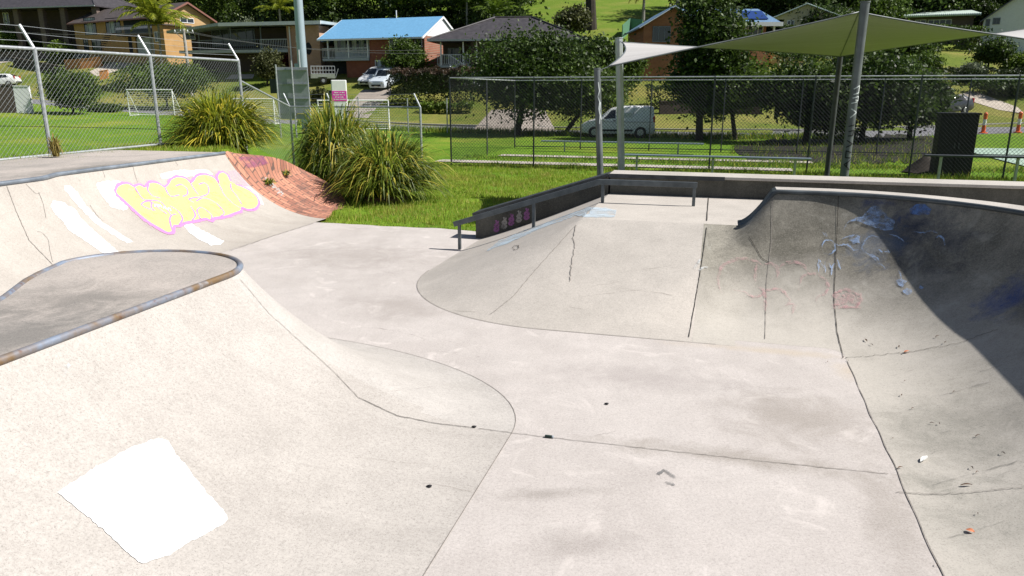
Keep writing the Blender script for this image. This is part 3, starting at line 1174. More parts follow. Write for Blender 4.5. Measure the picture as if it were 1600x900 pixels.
m_silt = wornpaint('dry_silt', (.50, .44, .37), .34, .60, 3, .75)
m_dirt = wornpaint('brown_dirt_film', (.20, .175, .14), .44, .70, 2.2, .55)
m_dirt2 = wornpaint('grey_tyre_film', (.11, .11, .10), .46, .72, 2.6, .6)
for i in range(14):
    y = rng.uniform(545, 860)
    x0 = rng.uniform(1370 + (y - 600) * .25, 1520)
    L = rng.uniform(40, 150)
    mb = MB()
    stroke(mb, spline([(x0, y), (x0 + L * .5, y - L * .10 - 3), (x0 + L, y - L * .28)], 5), rng.uniform(.008, .025), .0085, 6, .8, True, seed=i)
    if mb.f:
        mb.build('tyre_mark', m_dirt2, bowl, True)
for i in range(16):
    x0, y = rng.uniform(520, 1150), rng.uniform(420, 860)
    L = rng.uniform(60, 200)
    s = rng.choice((-1, 1))
    mb = MB()
    stroke(mb, spline([(x0, y), (x0 + L * .5, y + s * L * .06), (x0 + L, y + s * L * .16 + rng.uniform(-6, 6))], 5), rng.uniform(.006, .014), .0055, 8, 1.0, True, seed=i + 90)
    if mb.f:
        mb.build('tyre_mark', m_dirt, floor, True)
# arrow scratch on the floor and a couple of stains
mb = MB()
for s in ([(1028, 742), (1038, 735), (1056, 748)], [(1040, 755), (1054, 758)]):
    stroke(mb, s, .030, .006, 2, .5)
o = mb.build('scratched_mark', wornpaint('scratch_grey', (.18, .18, .18), .3, .6, 9, .7), floor, True)
o['label'] = 'small grey scratched corner mark'
# ------------------------------------------------------------------ fences
m_fpost = plain('fence_galvanised', (.40, .42, .44), .5, .45, .25, 12)
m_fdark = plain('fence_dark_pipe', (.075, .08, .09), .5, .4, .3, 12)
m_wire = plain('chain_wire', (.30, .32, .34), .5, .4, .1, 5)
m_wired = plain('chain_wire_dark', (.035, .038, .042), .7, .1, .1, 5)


def wire(mb, p, q, r):
    d = (q - p)
    if d.length < .02:
        return
    d.normalize()
    x = d.cross(Vector((0.3, .9, .1))).normalized()
    y = d.cross(x)
    o = [x * r, (x * -.5 + y * .87) * r, (x * -.5 - y * .87) * r]
    mb.add([p + k for k in o] + [q + k for k in o], [(0, 1, 4, 3), (1, 2, 5, 4), (2, 0, 3, 5)])


def chain(P, Q, hP, hQ, s, r):
    """woven wire between base points P, Q (Vectors) with heights hP, hQ"""
    mb = MB()
    L = math.hypot(Q.x - P.x, Q.y - P.y)

    def at(u, v):
        t = u / L
        zb = P.z + (Q.z - P.z) * t
        return Vector((P.x + (Q.x - P.x) * t, P.y + (Q.y - P.y) * t, zb + v))

    H = max(hP, hQ)
    n = int((L + H) / s)
    for i in range(-int(H / s), n + 1):
        for sg in (1, -1):
            # v = sg*(u - c)
            c = i * s
            pts = []
            if sg == 1:
                u0, u1 = max(0, c), min(L, c + H)
            else:
                u0, u1 = max(0, c - 0), min(L, c + H)
            if u1 - u0 < .03:
                continue
            f = (lambda u: u - c) if sg == 1 else (lambda u: c + H - u)
            hh = lambda u: hP + (hQ - hP) * u / L
            v0, v1 = min(f(u0), hh(u0)), min(f(u1), hh(u1))
            wire(mb, at(u0, max(0, v0)), at(u1, max(0, v1)), r)
    return mb


def fence(name, label, stations, top, posts, dark=False, s=.09, r=.0035, arm=None, pr=.03, bottom=True, toprail=True, cat='fence'):
    """stations: base points of the run; top: list of top heights (z) at them; posts: (point, ztop)"""
    mp, mw = (m_fdark, m_wired) if dark else (m_fpost, m_wire)
    t = thing(name, label, cat, stations[0])
    for i in range(len(stations) - 1):
        P, Q = stations[i], stations[i + 1]
        chain(P + Vector((0, 0, .05)), Q + Vector((0, 0, .05)), top[i] - P.z - .05, top[i + 1] - Q.z - .05, s, r).build('chain_mesh', mw, t, True)
        if toprail:
            MB().tube([Vector((P.x, P.y, top[i])), Vector((Q.x, Q.y, top[i + 1]))], pr * .8, 8).build('top_rail', m_fpost, t, True, smooth='auto')
        if bottom:
            MB().tube([P + Vector((0, 0, .06)), Q + Vector((0, 0, .06))], pr * .7, 8).build('bottom_rail', mp, t, True, smooth='auto')
    tips = []
    for p, zt in posts:
        po = MB().tube([p + Vector((0, 0, -.2)), Vector((p.x, p.y, zt + .02))], pr, 8).build('post', mp, t, True, smooth='auto')
        if arm:
            tip = Vector((p.x, p.y, zt)) + arm
            tips.append((Vector((p.x, p.y, zt)), tip))
            MB().tube([Vector((p.x, p.y, zt)), tip], pr * .8, 8).build('arm', m_fpost, po, True, smooth='auto')
    for f in ((.33, .66, .97) if arm else ()):
        mb = MB()
        for (a0, a1), (b0, b1) in zip(tips, tips[1:]):
            p, q = a0.lerp(a1, f), b0.lerp(b1, f)
            m_ = (p + q) / 2 - Vector((0, 0, .03))
            wire(mb, p, m_, .004)
            wire(mb, m_, q, .004)
        mb.build('barbed_wire', m_wire, t, True)
    return t


def gz(a, b):
    p = W(a, b)
    return Vector((p.x, p.y, ground_z(p.x, p.y) + .02))


ARM = AV * -.30 + Vector((0, 0, .50))
st = [gz(-14.6, b) for b in (4.0, 8.0, 10.2, 13.6, 17.1, 20.9)]
for p in st:
    p.z = max(p.z, 1.12)
fence('chain_link_fence', 'galvanised chain link fence with leaning barbed wire arms above the left quarter pipe', st, [3.65] * 6,
      [(p, 3.65) for p in st], s=.115, r=.0036, arm=ARM, pr=.045)
p3_, p4_, p5_, p6_ = st[-1].copy(), gz(-14.9, 24.1), gz(-13.25, 24.2), gz(-10.0, 24.3)
fence('chain_link_fence', 'lower chain link fence stepping down behind the strappy bushes', [p3_, p4_, p5_, p6_], [3.05, 2.2, 2.2, 2.2],
      [(p4_, 2.2), (p5_, 2.2), (p6_, 2.2)], s=.115, r=.0034, pr=.04, arm=AV * -.22 + Vector((0, 0, .45)), bottom=False)


def a_on(px, py, b):
    """a coordinate where the ray through a pixel meets the vertical plane b = const"""
    d = ray(px, py)
    t = b / (d.x * BU.x + d.y * BU.y)
    p = EYE + d * t
    return ab(p)[0]


fa = [a_on(x, 200, 27) for x in (704, 834, 968, 1112, 1267, 1430, 1580, 1760)]
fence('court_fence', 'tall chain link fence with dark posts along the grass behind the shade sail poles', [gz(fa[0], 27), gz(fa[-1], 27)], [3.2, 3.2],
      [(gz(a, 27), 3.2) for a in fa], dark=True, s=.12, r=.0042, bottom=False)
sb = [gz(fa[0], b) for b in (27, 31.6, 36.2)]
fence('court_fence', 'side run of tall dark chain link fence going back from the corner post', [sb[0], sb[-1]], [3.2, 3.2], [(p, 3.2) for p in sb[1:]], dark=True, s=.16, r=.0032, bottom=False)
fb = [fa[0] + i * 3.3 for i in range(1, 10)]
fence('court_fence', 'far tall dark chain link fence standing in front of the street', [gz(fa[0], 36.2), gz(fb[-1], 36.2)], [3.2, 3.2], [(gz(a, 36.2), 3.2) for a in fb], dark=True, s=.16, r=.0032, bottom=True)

# posts of the low boundary rail between field and road
for i, px in enumerate((562, 638, 699)):
    p = Py(px, 205, 50.5)
    z = ground_z(p.x, p.y)
    t = thing('boundary_post', ['thin grey steel post beside the goal at the field edge', 'thin grey steel post right of the goal at the field edge', 'thin grey steel post behind the corner of the tall fence'][i], 'post', (p.x, p.y, z), 0)
    MB().tube([(0, 0, -.2), (0, 0, 2.2)], .04, 8).build('pipe', m_fpost, t, smooth='auto')
    MB().tube([(0, 0, 2.19), (0, 0, 2.24)], .05, 8).build('cap', m_fpost, t, smooth='auto')

# paths inside the court fence, and the pale green court
m_path = concrete('path_concrete', (.42, .38, .34), (.28, .25, .22), .4)
for b0, b1, a0, a1 in ((28.0, 28.9, -11.0, 2.5), (31.2, 32.0, -9.3, 3.5)):
    rows = [[gz(a, b) + Vector((0, 0, .016)) for b in (b0 + .06 * pnoise(Vector((a, 1, 1))), b1)] for a in lin(a0, a1, 30)]
    tag(MB().grid(rows).build('path', m_path), 'narrow pale concrete path', 'path', kind='structure')
m_court = concrete('court_surface', (.34, .45, .37), (.22, .30, .25), .3)
tag(MB().grid([[gz(a, b) + Vector((0, 0, .02)) for b in lin(29.5, 41, 8)] for a in lin(11.0, 34, 14)]).build('court_surface', m_court), 'pale green sports court surface', 'court', kind='structure')

# ------------------------------------------------------------------ shade sails and their poles
k = NB('sail_cloth')
n = k.noise(1.0, 4, .6, k.scaled(.6, 5, 2))
n2 = k.noise(30, 3)
cc = k.mix(k.ramp(n, .35, .7), (.46, .45, .44), (.40, .39, .38))
cc = k.mix(k.ramp(n2, .4, .7, 0, .3), cc, (.3, .29, .27))
sm = k.noise(1.0, 3, .5, k.scaled(.25, 14, 3))
cc = k.mix(k.ramp(sm, .58, .64, 0, .25), cc, (.26, .25, .235))
k.bump(k.noise(2.2, 4, .6, k.scaled(.5, 2.5, 1)), .6, .05)
k.done(cc, .9, 0, .1)
tr = k.node('ShaderNodeBsdfTranslucent')
tr.inputs[0].default_value = (.28, .27, .24, 1)
mx = k.node('ShaderNodeMixShader')
mx.inputs[0].default_value = .0
k.link(k.b.outputs[0], mx.inputs[1])
k.link(tr.outputs[0], mx.inputs[2])
k.link(mx.outputs[0], k.out.inputs[0])
m_sail = k.m
m_polel = plain('pole_pale_steel', (.46, .49, .50), .45, .3, .15, 3)
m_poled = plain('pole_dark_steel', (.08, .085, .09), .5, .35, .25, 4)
m_poleg = plain('pole_grey_steel', (.15, .165, .17), .5, .3, .25, 3)


def sail_grid(A, B, C, D, k, open_end=None):
    """A-B and D-C are the ends; edges curve inward except an end that is sewn to the next panel"""
    N = 26
    rows = []
    for i in range(N + 1):
        u = i / N
        rr = []
        for j in range(N + 1):
            v = j / N
            kk = k * 4 * u * (1 - u)
            uu = .5 + (u - .5) * (1 - k * 4 * v * (1 - v))
            vv = v
            if v > .5 and open_end != 'far' or v < .5 and open_end != 'near':
                vv = .5 + (v - .5) * (1 - kk)
            rr.append(A * (1 - uu) * (1 - vv) + B * uu * (1 - vv) + C * uu * vv + D * (1 - uu) * vv)
        rows.append(rr)
    return rows


A_ = Py(951, 104, 15.55)
B_ = Py(972, 66, 19.2)
C_ = Py(1342, 19, 15.6)
D_ = Py(1313, 88, 20.5)
E_ = Py(1680, 74, 15.0)
F_ = Py(1668, 36, 19.5)
ts = thing('shade_sail', 'long twisted shade sail, olive underneath and lit white at its left corner', 'shade sail', (C_ + D_) / 2)
for rows, ends in ((sail_grid(A_, B_, D_, C_, .07, 'far'), 'near'), (sail_grid(C_, D_, F_, E_, .07, 'near'), 'far')):
    MB().grid(rows).build('cloth_panel', m_sail, ts, True, smooth=True)
    for line in (rows[0], rows[-1], [r_[0] for r_ in rows] if ends == 'near' else [r_[-1] for r_ in rows]):
        MB().tube(line, .018, 6).build('hem', m_poleg, ts, True, smooth=True)
MB().tube([C_, D_], .014, 6).build('seam', m_poleg, ts, True)


def pole(label, top, low, r, mat, n=14, zb=-.1):
    """a straight leaning pole through two points, down to the ground"""
    d = low - top
    base = top + d * ((zb - top.z) / d.z)
    t = thing('shade_pole', label, 'pole', base)
    MB().tube([base, top], r, n).build('shaft', mat, t, True, smooth='auto')
    MB().tube([top - d.normalized() * -.0, top - d.normalized() * .02], r * 1.12, n).build('cap', mat, t, True, smooth='auto')
    MB().tube([base, base - d.normalized() * .12], r * 1.5, n).build('collar', mat, t, True, smooth='auto')
    return t, base


pA, bA = pole('short grey steel pole holding the low corner of the sail', Py(933, 108, 15.6), Py(938, 277, 15.5), .068, m_poleg)
pB, bB = pole('tall pale steel pole beside the short grey pole', Py(967, 60, 19.4), Py(971, 275, 19.4), .092, m_polel, 8)
pC, bC = pole('thick leaning grey pole with graffiti letters rising in front of the sail', Py(1352, 4, 15.4), Py(1318, 283, 15.4), .088, m_poleg)
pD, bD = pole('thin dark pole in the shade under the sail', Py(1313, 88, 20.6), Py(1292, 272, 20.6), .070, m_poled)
MB().tube([A_, Py(936, 110, 15.6)], .008, 6).build('turnbuckle', m_polel, pA, True)
MB().tube([B_, Py(967, 64, 19.4)], .010, 6).build('turnbuckle', m_polel, pB, True)
MB().tube([C_, Py(1350, 14, 15.4)], .010, 6).build('turnbuckle', m_polel, pC, True)
# lettering sprayed down the poles, laid on the round shaft


def on_pole(parent, top, low, r, marks, mat, w, name, label=None):
    mb = MB()
    ax = (low - top).normalized()
    side = ax.cross(Vector((0, 1, 0))).normalized()
    if side.x < 0:
        side = -side
    front = side.cross(ax).normalized()
    if front.y > 0:
        front = -front
    L = (low - top).length
    for s in marks:
        rows = []
        P = []
        for u, v in wobble([(a * 100, b * 100) for a, b in s], 0, 2, closed=False):
            th = (u / 100) * 1.25
            P.append((top + ax * (L * v / 100) + (side * math.sin(th) + front * math.cos(th)) * (r + .004), side * math.sin(th) + front * math.cos(th)))
        for i, (p, nn) in enumerate(P):
            d = P[min(i + 1, len(P) - 1)][0] - P[max(0, i - 1)][0]
            if d.length < 1e-6:
                continue
            q = d.cross(nn).normalized() * w / 2
            rows.append([p + q, p - q])
        if len(rows) > 1:
            mb.grid(rows)
    o = mb.build(name, mat, parent, True)
    if label:
        o['label'] = label
    return o


m_ink = plain('black_marker', (.03, .03, .03), .8)
m_pale = plain('pale_marker', (.62, .66, .66), .8)
TC, LC = Py(1352, 4, 15.4), Py(1318, 283, 15.4)
on_pole(pC, TC, LC, .088, [[(-.5, .47), (.5, .45), (.5, .49), (-.4, .50)], [(-.5, .52), (.6, .51), (.6, .535), (0, .53)], [(-.6, .55), (.4, .54)], [(-.5, .58), (.5, .60), (-.5, .63)]], m_pale, .022, 'graffiti_letters')
on_pole(pC, TC, LC, .088, [[(-.6, .68), (.5, .67)], [(-.5, .71), (.5, .70), (.4, .73), (-.5, .735)], [(-.6, .76), (.5, .78), (-.6, .80)], [(.5, .83), (-.5, .82), (-.5, .86), (.5, .86)], [(-.6, .90), (.6, .87)], [(-.6, .90), (.5, .93)], [(-.1, .885), (-.1, .915)]], m_ink, .022, 'graffiti_letters')
on_pole(pA, Py(933, 108, 15.6), Py(938, 277, 15.5), .068, [[(.1, .12), (.3, .2), (-.1, .25), (.3, .30), (0, .36), (.3, .42), (.1, .5)], [(.5, .3), (.2, .38), (.6, .46)]], m_pale, .018, 'graffiti_scribble')

# ------------------------------------------------------------------ benches
def bench(label, pa, pb, b, z, legs, mat, w=.26, th=.05):
    a0, a1 = a_on(*pa, b), a_on(*pb, b)
    c = gz((a0 + a1) / 2, b)
    t = thing('bench', label, 'bench', c)
    MB().bar(W(a0, b, z), W(a1, b, z), w, th).build('seat', mat, t, True, bevel=.01)
    for f in legs:
        a = a0 + (a1 - a0) * f
        g = gz(a, b)
        MB().bar(g - Vector((0, 0, .1)), Vector((g.x, g.y, z - .02)), .06, .06).build('leg', m_fpost, t, True)
    return t


m_alu = plain('bench_aluminium', (.33, .40, .48), .35, .55, .1, 4)
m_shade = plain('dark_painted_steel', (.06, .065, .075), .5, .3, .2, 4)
bench('long blue grey aluminium bench on the grass beside the tall pale pole', (976, 244), (1268, 248), 25.0, .70, (.07, .49, .92), m_alu)
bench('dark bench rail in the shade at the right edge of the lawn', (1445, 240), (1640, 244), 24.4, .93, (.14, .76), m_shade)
bench('far low pale bench in front of the street behind two fences', (846, 221), (1100, 222), 34.5, .45, (.15, .5, .85), m_alu, .3, .06)

# ------------------------------------------------------------------ strappy bushes
def blades(n, R_, H, r_, width=.034, curl=1.0):
    """arching strap leaves rising from a tight crown and drooping over a rounded head, one island each"""
    vs, fs = [], []
    for i in range(n):
        az = r_.uniform(0, 2 * math.pi)
        el = math.asin(r_.uniform(.03, 1.0) ** .9)
        f = r_.uniform(.66, 1.04) if r_.random() < .78 else r_.uniform(1.0, 1.28)
        lump = 1 + .10 * math.sin(az * 3 + R_ * 9) * math.cos(el)
        tip = Vector((R_ * math.cos(el) * math.cos(az), R_ * math.cos(el) * math.sin(az) * .95, H * math.sin(el))) * f * lump
        br = R_ * .30 * math.sqrt(r_.random())
        ba = az + r_.gauss(0, .7)
        base = Vector((br * math.cos(ba), br * math.sin(ba), 0))
        lift = H * (.22 + .55 * math.cos(el)) * r_.uniform(.25, 1.15) * curl
        ctrl = Vector((tip.x * .52 + base.x * .3, tip.y * .52 + base.y * .3, max(tip.z * .75, 0) + lift))
        side = Vector((-math.sin(az + r_.gauss(0, .5)), math.cos(az + r_.gauss(0, .5)), r_.uniform(-.4, .4))).normalized()
        seg = 6
        k0 = len(vs)
        for j in range(seg + 1):
            t = j / seg
            p = base * (1 - t) ** 2 + ctrl * (2 * t * (1 - t)) + tip * t * t
            p.z = max(p.z, .02)
            w = width * .5 * (1 - t ** 2.4) + .002
            vs.append(p + side * w)
            vs.append(p - side * w)
        for j in range(seg):
            q = k0 + j * 2
            fs.append((q, q + 1, q + 3, q + 2))
    return [tuple(v) for v in vs], fs


m_strap = foliage('strap_leaf', (.038, .078, .009), (.50, .54, .045), .48, (.72, .60, .07), .45)
m_strap2 = foliage('strap_leaf_dark', (.030, .068, .012), (.40, .48, .06), .45, (.66, .55, .10), .45)
m_stem = plain('brown_stem', (.10, .07, .04), .9)
for (px, Y, top, Rr, n, mt, lab, z0) in ((350, 21.4, 154, 1.62, 3200, m_strap, 'yellow green strappy bush nearest the fence behind the quarter pipe', None),
                                  (524, 21.6, 174, 1.48, 3000, m_strap2, 'tallest dark green strappy bush in the middle of the three', None),
                                  (600, 19.4, 216, 1.56, 3000, m_strap2, 'low wide strappy bush spilling onto the lawn at the right', None)):
    p = Py(px, 220, Y)
    z = ground_z(p.x, p.y)
    H = Py(px, top, Y).z - z
    t = thing('strappy_bush', lab, 'bush', (p.x, p.y, z), 0, 'strappy bushes')
    vs, fs = blades(n, Rr, H, random.Random(px), .042)
    mb = MB()
    mb.v, mb.f = vs, fs
    mb.build('leaves', mt, t)
    MB().lathe([(Rr * .40, -.1), (Rr * .36, .12), (Rr * .2, .3), (.01, .4)], n=14).build('root_clump', m_stem, t)
for px, py, w, hh, lab in ((421, 288, .22, .16, 'small dark weed growing in the brick slope, upper one'), (447, 275, .2, .14, 'small dark weed growing near the edge of the brick slope'), (88, 246, .2, .42, 'dry yellow weed at the foot of the fence post')):
    p, nn = hit(px, py)
    t = thing('weed', lab, 'weed', p)
    vs, fs = blades(70 if 'dry' not in lab else 120, w, hh, random.Random(px), .022, 1.2)
    mb = MB()
    mb.v, mb.f = vs, fs
    mb.build('leaves', m_strap2 if 'dry' not in lab else foliage('dry_weed_leaf', (.20, .16, .03), (.42, .32, .10), .3), t)

# ------------------------------------------------------------------ lawn blades
def grass_mesh(name, samples, mat, label):
    """samples: (x, y, z, height, width)"""
    n = len(samples)
    S = np.array(samples)
    ang = nrng.uniform(0, 2 * np.pi, n)
    lean = nrng.uniform(0, .7, n)
    la = nrng.uniform(0, 2 * np.pi, n)
    co = np.zeros((n, 3, 3), np.float32)
    dx, dy = np.cos(ang) * S[:, 4] / 2, np.sin(ang) * S[:, 4] / 2
    co[:, 0, 0], co[:, 0, 1], co[:, 0, 2] = S[:, 0] - dx, S[:, 1] - dy, S[:, 2] - .01
    co[:, 1, 0], co[:, 1, 1], co[:, 1, 2] = S[:, 0] + dx, S[:, 1] + dy, S[:, 2] - .01
    co[:, 2, 0], co[:, 2, 1], co[:, 2, 2] = S[:, 0] + np.cos(la) * lean * S[:, 3], S[:, 1] + np.sin(la) * lean * S[:, 3], S[:, 2] + S[:, 3]
    me = bpy.data.meshes.new(name)
    me.vertices.add(3 * n)
    me.vertices.foreach_set('co', co.ravel())
    me.loops.add(3 * n)
    me.loops.foreach_set('vertex_index', np.arange(3 * n, dtype=np.int32))
    me.polygons.add(n)
    me.polygons.foreach_set('loop_start', np.arange(0, 3 * n, 3, dtype=np.int32))
    me.update()
    me.validate()
    me.materials.append(mat)
    o = bpy.data.objects.new(name, me)
    COL.objects.link(o)
    return tag(o, label, 'grass', kind='stuff')


m_blade = foliage('grass_blade', (.17, .275, .018), (.42, .54, .055), .45, (.52, .45, .14), .6, (.36, .32, .07))
m_tall = foliage('tall_grass_blade', (.075, .16, .012), (.30, .40, .04), .45, (.45, .42, .09), .6)
S = []
while len(S) < 125000:
    a, b = rng.uniform(-15.5, 13), rng.uniform(8, 27.2)
    if b < 14.2 and a > -13.0:
        continue
    if b < 14.9 and a > -4.6:
        continue
    if a > -11.3 and a < -3.4 and b < 14.28 + .12 * pnoise(Vector((a * 2, 7, 1))) - max(0, a + 5.2) * .18:
        continue
    if in_poly(a, b, [(x, y) for x, y, z in PO] + [(-8.4, 14.6), (-11, 14.6)]):
        continue
    if -13 < a < -10.3 and b < 15.0:
        continue
    if a > 2 and rng.random() < .5:
        continue
    p = W(a, b)
    bare = pnoise(Vector((p.x * .9, p.y * .9, 4)))
    if bare > .34 and rng.random() < .85:
        continue
    S.append((p.x, p.y, ground_z(p.x, p.y), rng.uniform(.035, .10) * (1.25 + bare), rng.uniform(.012, .028)))
grass_mesh('lawn_blades', S, m_blade, 'short mown grass blades of the near lawn')
S = []
for i in range(26000):
    a = rng.uniform(-10.5, 14)
    b = rng.choice((rng.gauss(26.9, .28), rng.gauss(30.2, .5), rng.uniform(25.2, 27.0) if a > -2 else rng.gauss(27, .2)))
    if a < -2 and rng.random() < .5:
        continue
    p = W(a, b)
    n_ = .5 + .5 * pnoise(Vector((p.x * 1.1, p.y * 1.1, 2)))
    S.append((p.x, p.y, ground_z(p.x, p.y), rng.uniform(.08, .42) * n_, rng.uniform(.015, .035)))
for i in range(7000):      # tufts creeping over the dark shade patch
    q = Pz(rng.uniform(1140, 1480), rng.uniform(214, 262), 0)
    n_ = pnoise(Vector((q.x * .8, q.y * .8, 6)))
    if n_ > -.05:
        S.append((q.x, q.y, ground_z(q.x, q.y), rng.uniform(.08, .3), rng.uniform(.015, .04)))
for i in range(9000):      # rough strip along the road and round the court
    x = rng.uniform(-16, 20)
    y = road_y(x) - 3.4 / .9 - abs(rng.gauss(0, .55))
    S.append((x, y, ground_z(x, y), rng.uniform(.15, .5), rng.uniform(.04, .09)))
grass_mesh('rough_grass', S, m_tall, 'longer rough grass along the fences and the road edge')

# ------------------------------------------------------------------ sports field furniture
m_goalw = plain('goal_white_pipe', (.75, .76, .76), .5, 0, .06)


def goal(label, x, y, rz, w, h, d):
    z = ground_z(x, y)
    t = thing('football_goal', label, 'goal', (x, y, z), rz, 'white football goals')
    for s in (0, w):
        MB().tube([(s, 0, 0), (s, 0, h)], .045, 8).build('post', m_goalw, t, smooth='auto')
        MB().tube([(s, .02, h - .05), (s, d, .05)], .03, 8).build('stay', m_goalw, t, smooth='auto')
        MB().tube([(s, .03, .05), (s, d, .05)], .03, 8).build('base_bar', m_goalw, t, smooth='auto')
    MB().tube([(-.04, 0, h), (w + .04, 0, h)], .045, 8).build('crossbar', m_goalw, t, smooth='auto')
    MB().tube([(0, d, .05), (w, d, .05)], .03, 8).build('back_bar', m_goalw, t, smooth='auto')
    mb = MB()
    n = int(w / .16)
    for i in range(n + 1):
        wire(mb, Vector((w * i / n, .03, h - .05)), Vector((w * i / n, d, .06)), .006)
    for i in range(1, 12):
        f = i / 12
        wire(mb, Vector((0, .03 + (d - .03) * f, (h - .05) * (1 - f) + .06 * f)), Vector((w, .03 + (d - .03) * f, (h - .05) * (1 - f) + .06 * f)), .006)
        for s in (0, w):
            wire(mb, Vector((s, .03, h * (1 - f))), Vector((s, .03 + (d - .03) * f, h * (1 - f))), .008)
    mb.build('net', m_goalw, t)
    return t


p = Py(604, 206, 51)
goal('white football goal by the road right of the strappy bushes', p.x - 4.4, p.y - .4, R(6), 4.6, 1.95, 1.0)
p = Py(204, 187, 60)
goal('white football goal seen through the fence at the left', p.x, p.y, R(-6), 3.7, 2.0, 1.2)
p = Py(366, 186, 55)
goal('white football goal behind the dark back of the scoreboard', p.x, p.y, R(-4), 3.0, 1.8, 1.1)

m_board = plain('scoreboard_grey', (.27, .29, .32), .6, .05, .1)
Yb = 44.0
x0, x1 = Py(434, 150, Yb).x, Py(483, 150, Yb).x
zt, zb = Py(458, 105, Yb).z, Py(458, 186, Yb).z
g0 = ground_z((x0 + x1) / 2, Yb)
t = thing('scoreboard', 'grey back of a tall scoreboard on thin steel posts', 'scoreboard', ((x0 + x1) / 2, Yb, g0))
w_ = x1 - x0
MB().box((0, .05, (zt + zb) / 2 - g0), (w_, .08, zt - zb)).build('board', m_board, t, bevel=.01)
for f in (.12, .4, .68, .95):
    MB().box((0, -.02, zb + (zt - zb) * f - g0), (w_ * .98, .05, .06)).build('rib', m_board, t)
for f, hh in ((-.48, .15), (.02, .35)):
    MB().tube([(w_ * f, -.08, -.1), (w_ * f, -.08, zt - g0 + hh)], .045, 8).build('post', m_fpost, t, smooth='auto')
MB().box((-w_ * .62, .1, (zt + zb) / 2 - g0 + .4), (.35, .3, .8)).build('control_box', plain('dark_box', (.03, .035, .04), .6), t, bevel=.02)

p = Py(473, 105, 47.5)
t = thing('light_pole', 'tall thick pale blue grey floodlight pole behind the scoreboard', 'light pole', (p.x, p.y, ground_z(p.x, p.y)))
m_lp = plain('pole_blue_grey', (.36, .44, .50), .45, .25, .06, 1)
MB().tube([(0, 0, -.1), (0, 0, 24)], .3, 18, radii=[.31, .17]).build('shaft', m_lp, t, smooth='auto')
MB().box((-.30, -.1, 3.4), (.28, .3, 1.6)).build('switch_box', m_lp, t, bevel=.02)
MB().tube([(-.1, -.31, .1), (-.1, -.29, 5.0)], .05, 8).build('conduit', m_polel, t, smooth='auto')
MB().lathe([(.45, -.1), (.45, .06), (.32, .08)], n=18).build('base_plate', m_fpost, t)
MB().box((0, 0, 23.6), (2.4, .2, .2)).build('crossarm', m_lp, t)
for s in (-.9, 0, .9):
    MB().box((s, -.2, 23.9), (.5, .3, .45)).build('floodlight', m_fpost, t, bevel=.03)

m_sw = plain('sign_white', (.78, .78, .78), .5, 0, .04)
m_sp = plain('sign_magenta', (.72, .06, .42), .5, 0, .04)
Ys = 47.0
xs0, xs1 = Py(519, 150, Ys).x, Py(542, 150, Ys).x
zt = Py(528, 125, Ys).z
gs = ground_z(xs0, Ys)
w_ = xs1 - xs0
t = thing('totem_sign', 'white totem sign with a magenta panel of white lettering', 'sign', ((xs0 + xs1) / 2, Ys, gs), R(8))
MB().box((0, 0, (zt - gs) / 2), (w_, .36, zt - gs)).build('body', m_sw, t, bevel=.05)
MB().box((-w_ / 2 - .10, .05, (zt - gs) / 2 - .3), (.18, .34, zt - gs - .65)).build('side_frame', m_poled, t)
zp1, zp0 = Py(528, 142, Ys).z - gs, Py(528, 158, Ys).z - gs
pn = MB().box((.01, -.185, (zp0 + zp1) / 2), (w_ * .97, .012, zp1 - zp0)).build('panel', m_sp, t)
for i, wd in enumerate((.62, .78, .55, .70)):
    mb = MB()
    z = zp1 - (zp1 - zp0) * (.17 + .22 * i)
    x = -w_ * wd / 2
    r2 = random.Random(i)
    while x < w_ * wd / 2:
        l = r2.uniform(.03, .07)
        mb.box((x + l / 2, -.1935, z + r2.uniform(-.004, .004)), (l, .004, r2.choice((.05, .065, .05))))
        x += l + r2.choice((.018, .018, .05))
    mb.build('lettering', m_sw, pn, True) if False else mb.build('lettering', m_sw, t)

# road works bollards at the right
m_or = plain('bollard_orange', (.75, .13, .03), .5, 0, .1)
for px, py in ((1536, 207), (1590, 207)):
    p = Pz(px, py, .2)
    z = ground_z(p.x, p.y)
    t = thing('bollard', ['orange bollard with a white band beside the court, left one of two', 'orange bollard with a white band at the right edge of the picture'][px > 1560], 'bollard', (p.x, p.y, z), 0, 'orange road bollards')
    MB().lathe([(.24, 0), (.24, .06), (.12, .08), (.10, .5)], n=14).build('base', m_or, t, smooth='auto')
    MB().lathe([(.10, .5), (.097, .85)], n=14).build('white_band', m_sw, t, smooth='auto')
    MB().lathe([(.099, .85), (.11, 1.1), (.12, 1.2), (.06, 1.27), (.001, 1.28)], n=14).build('head', m_or, t, smooth='auto')

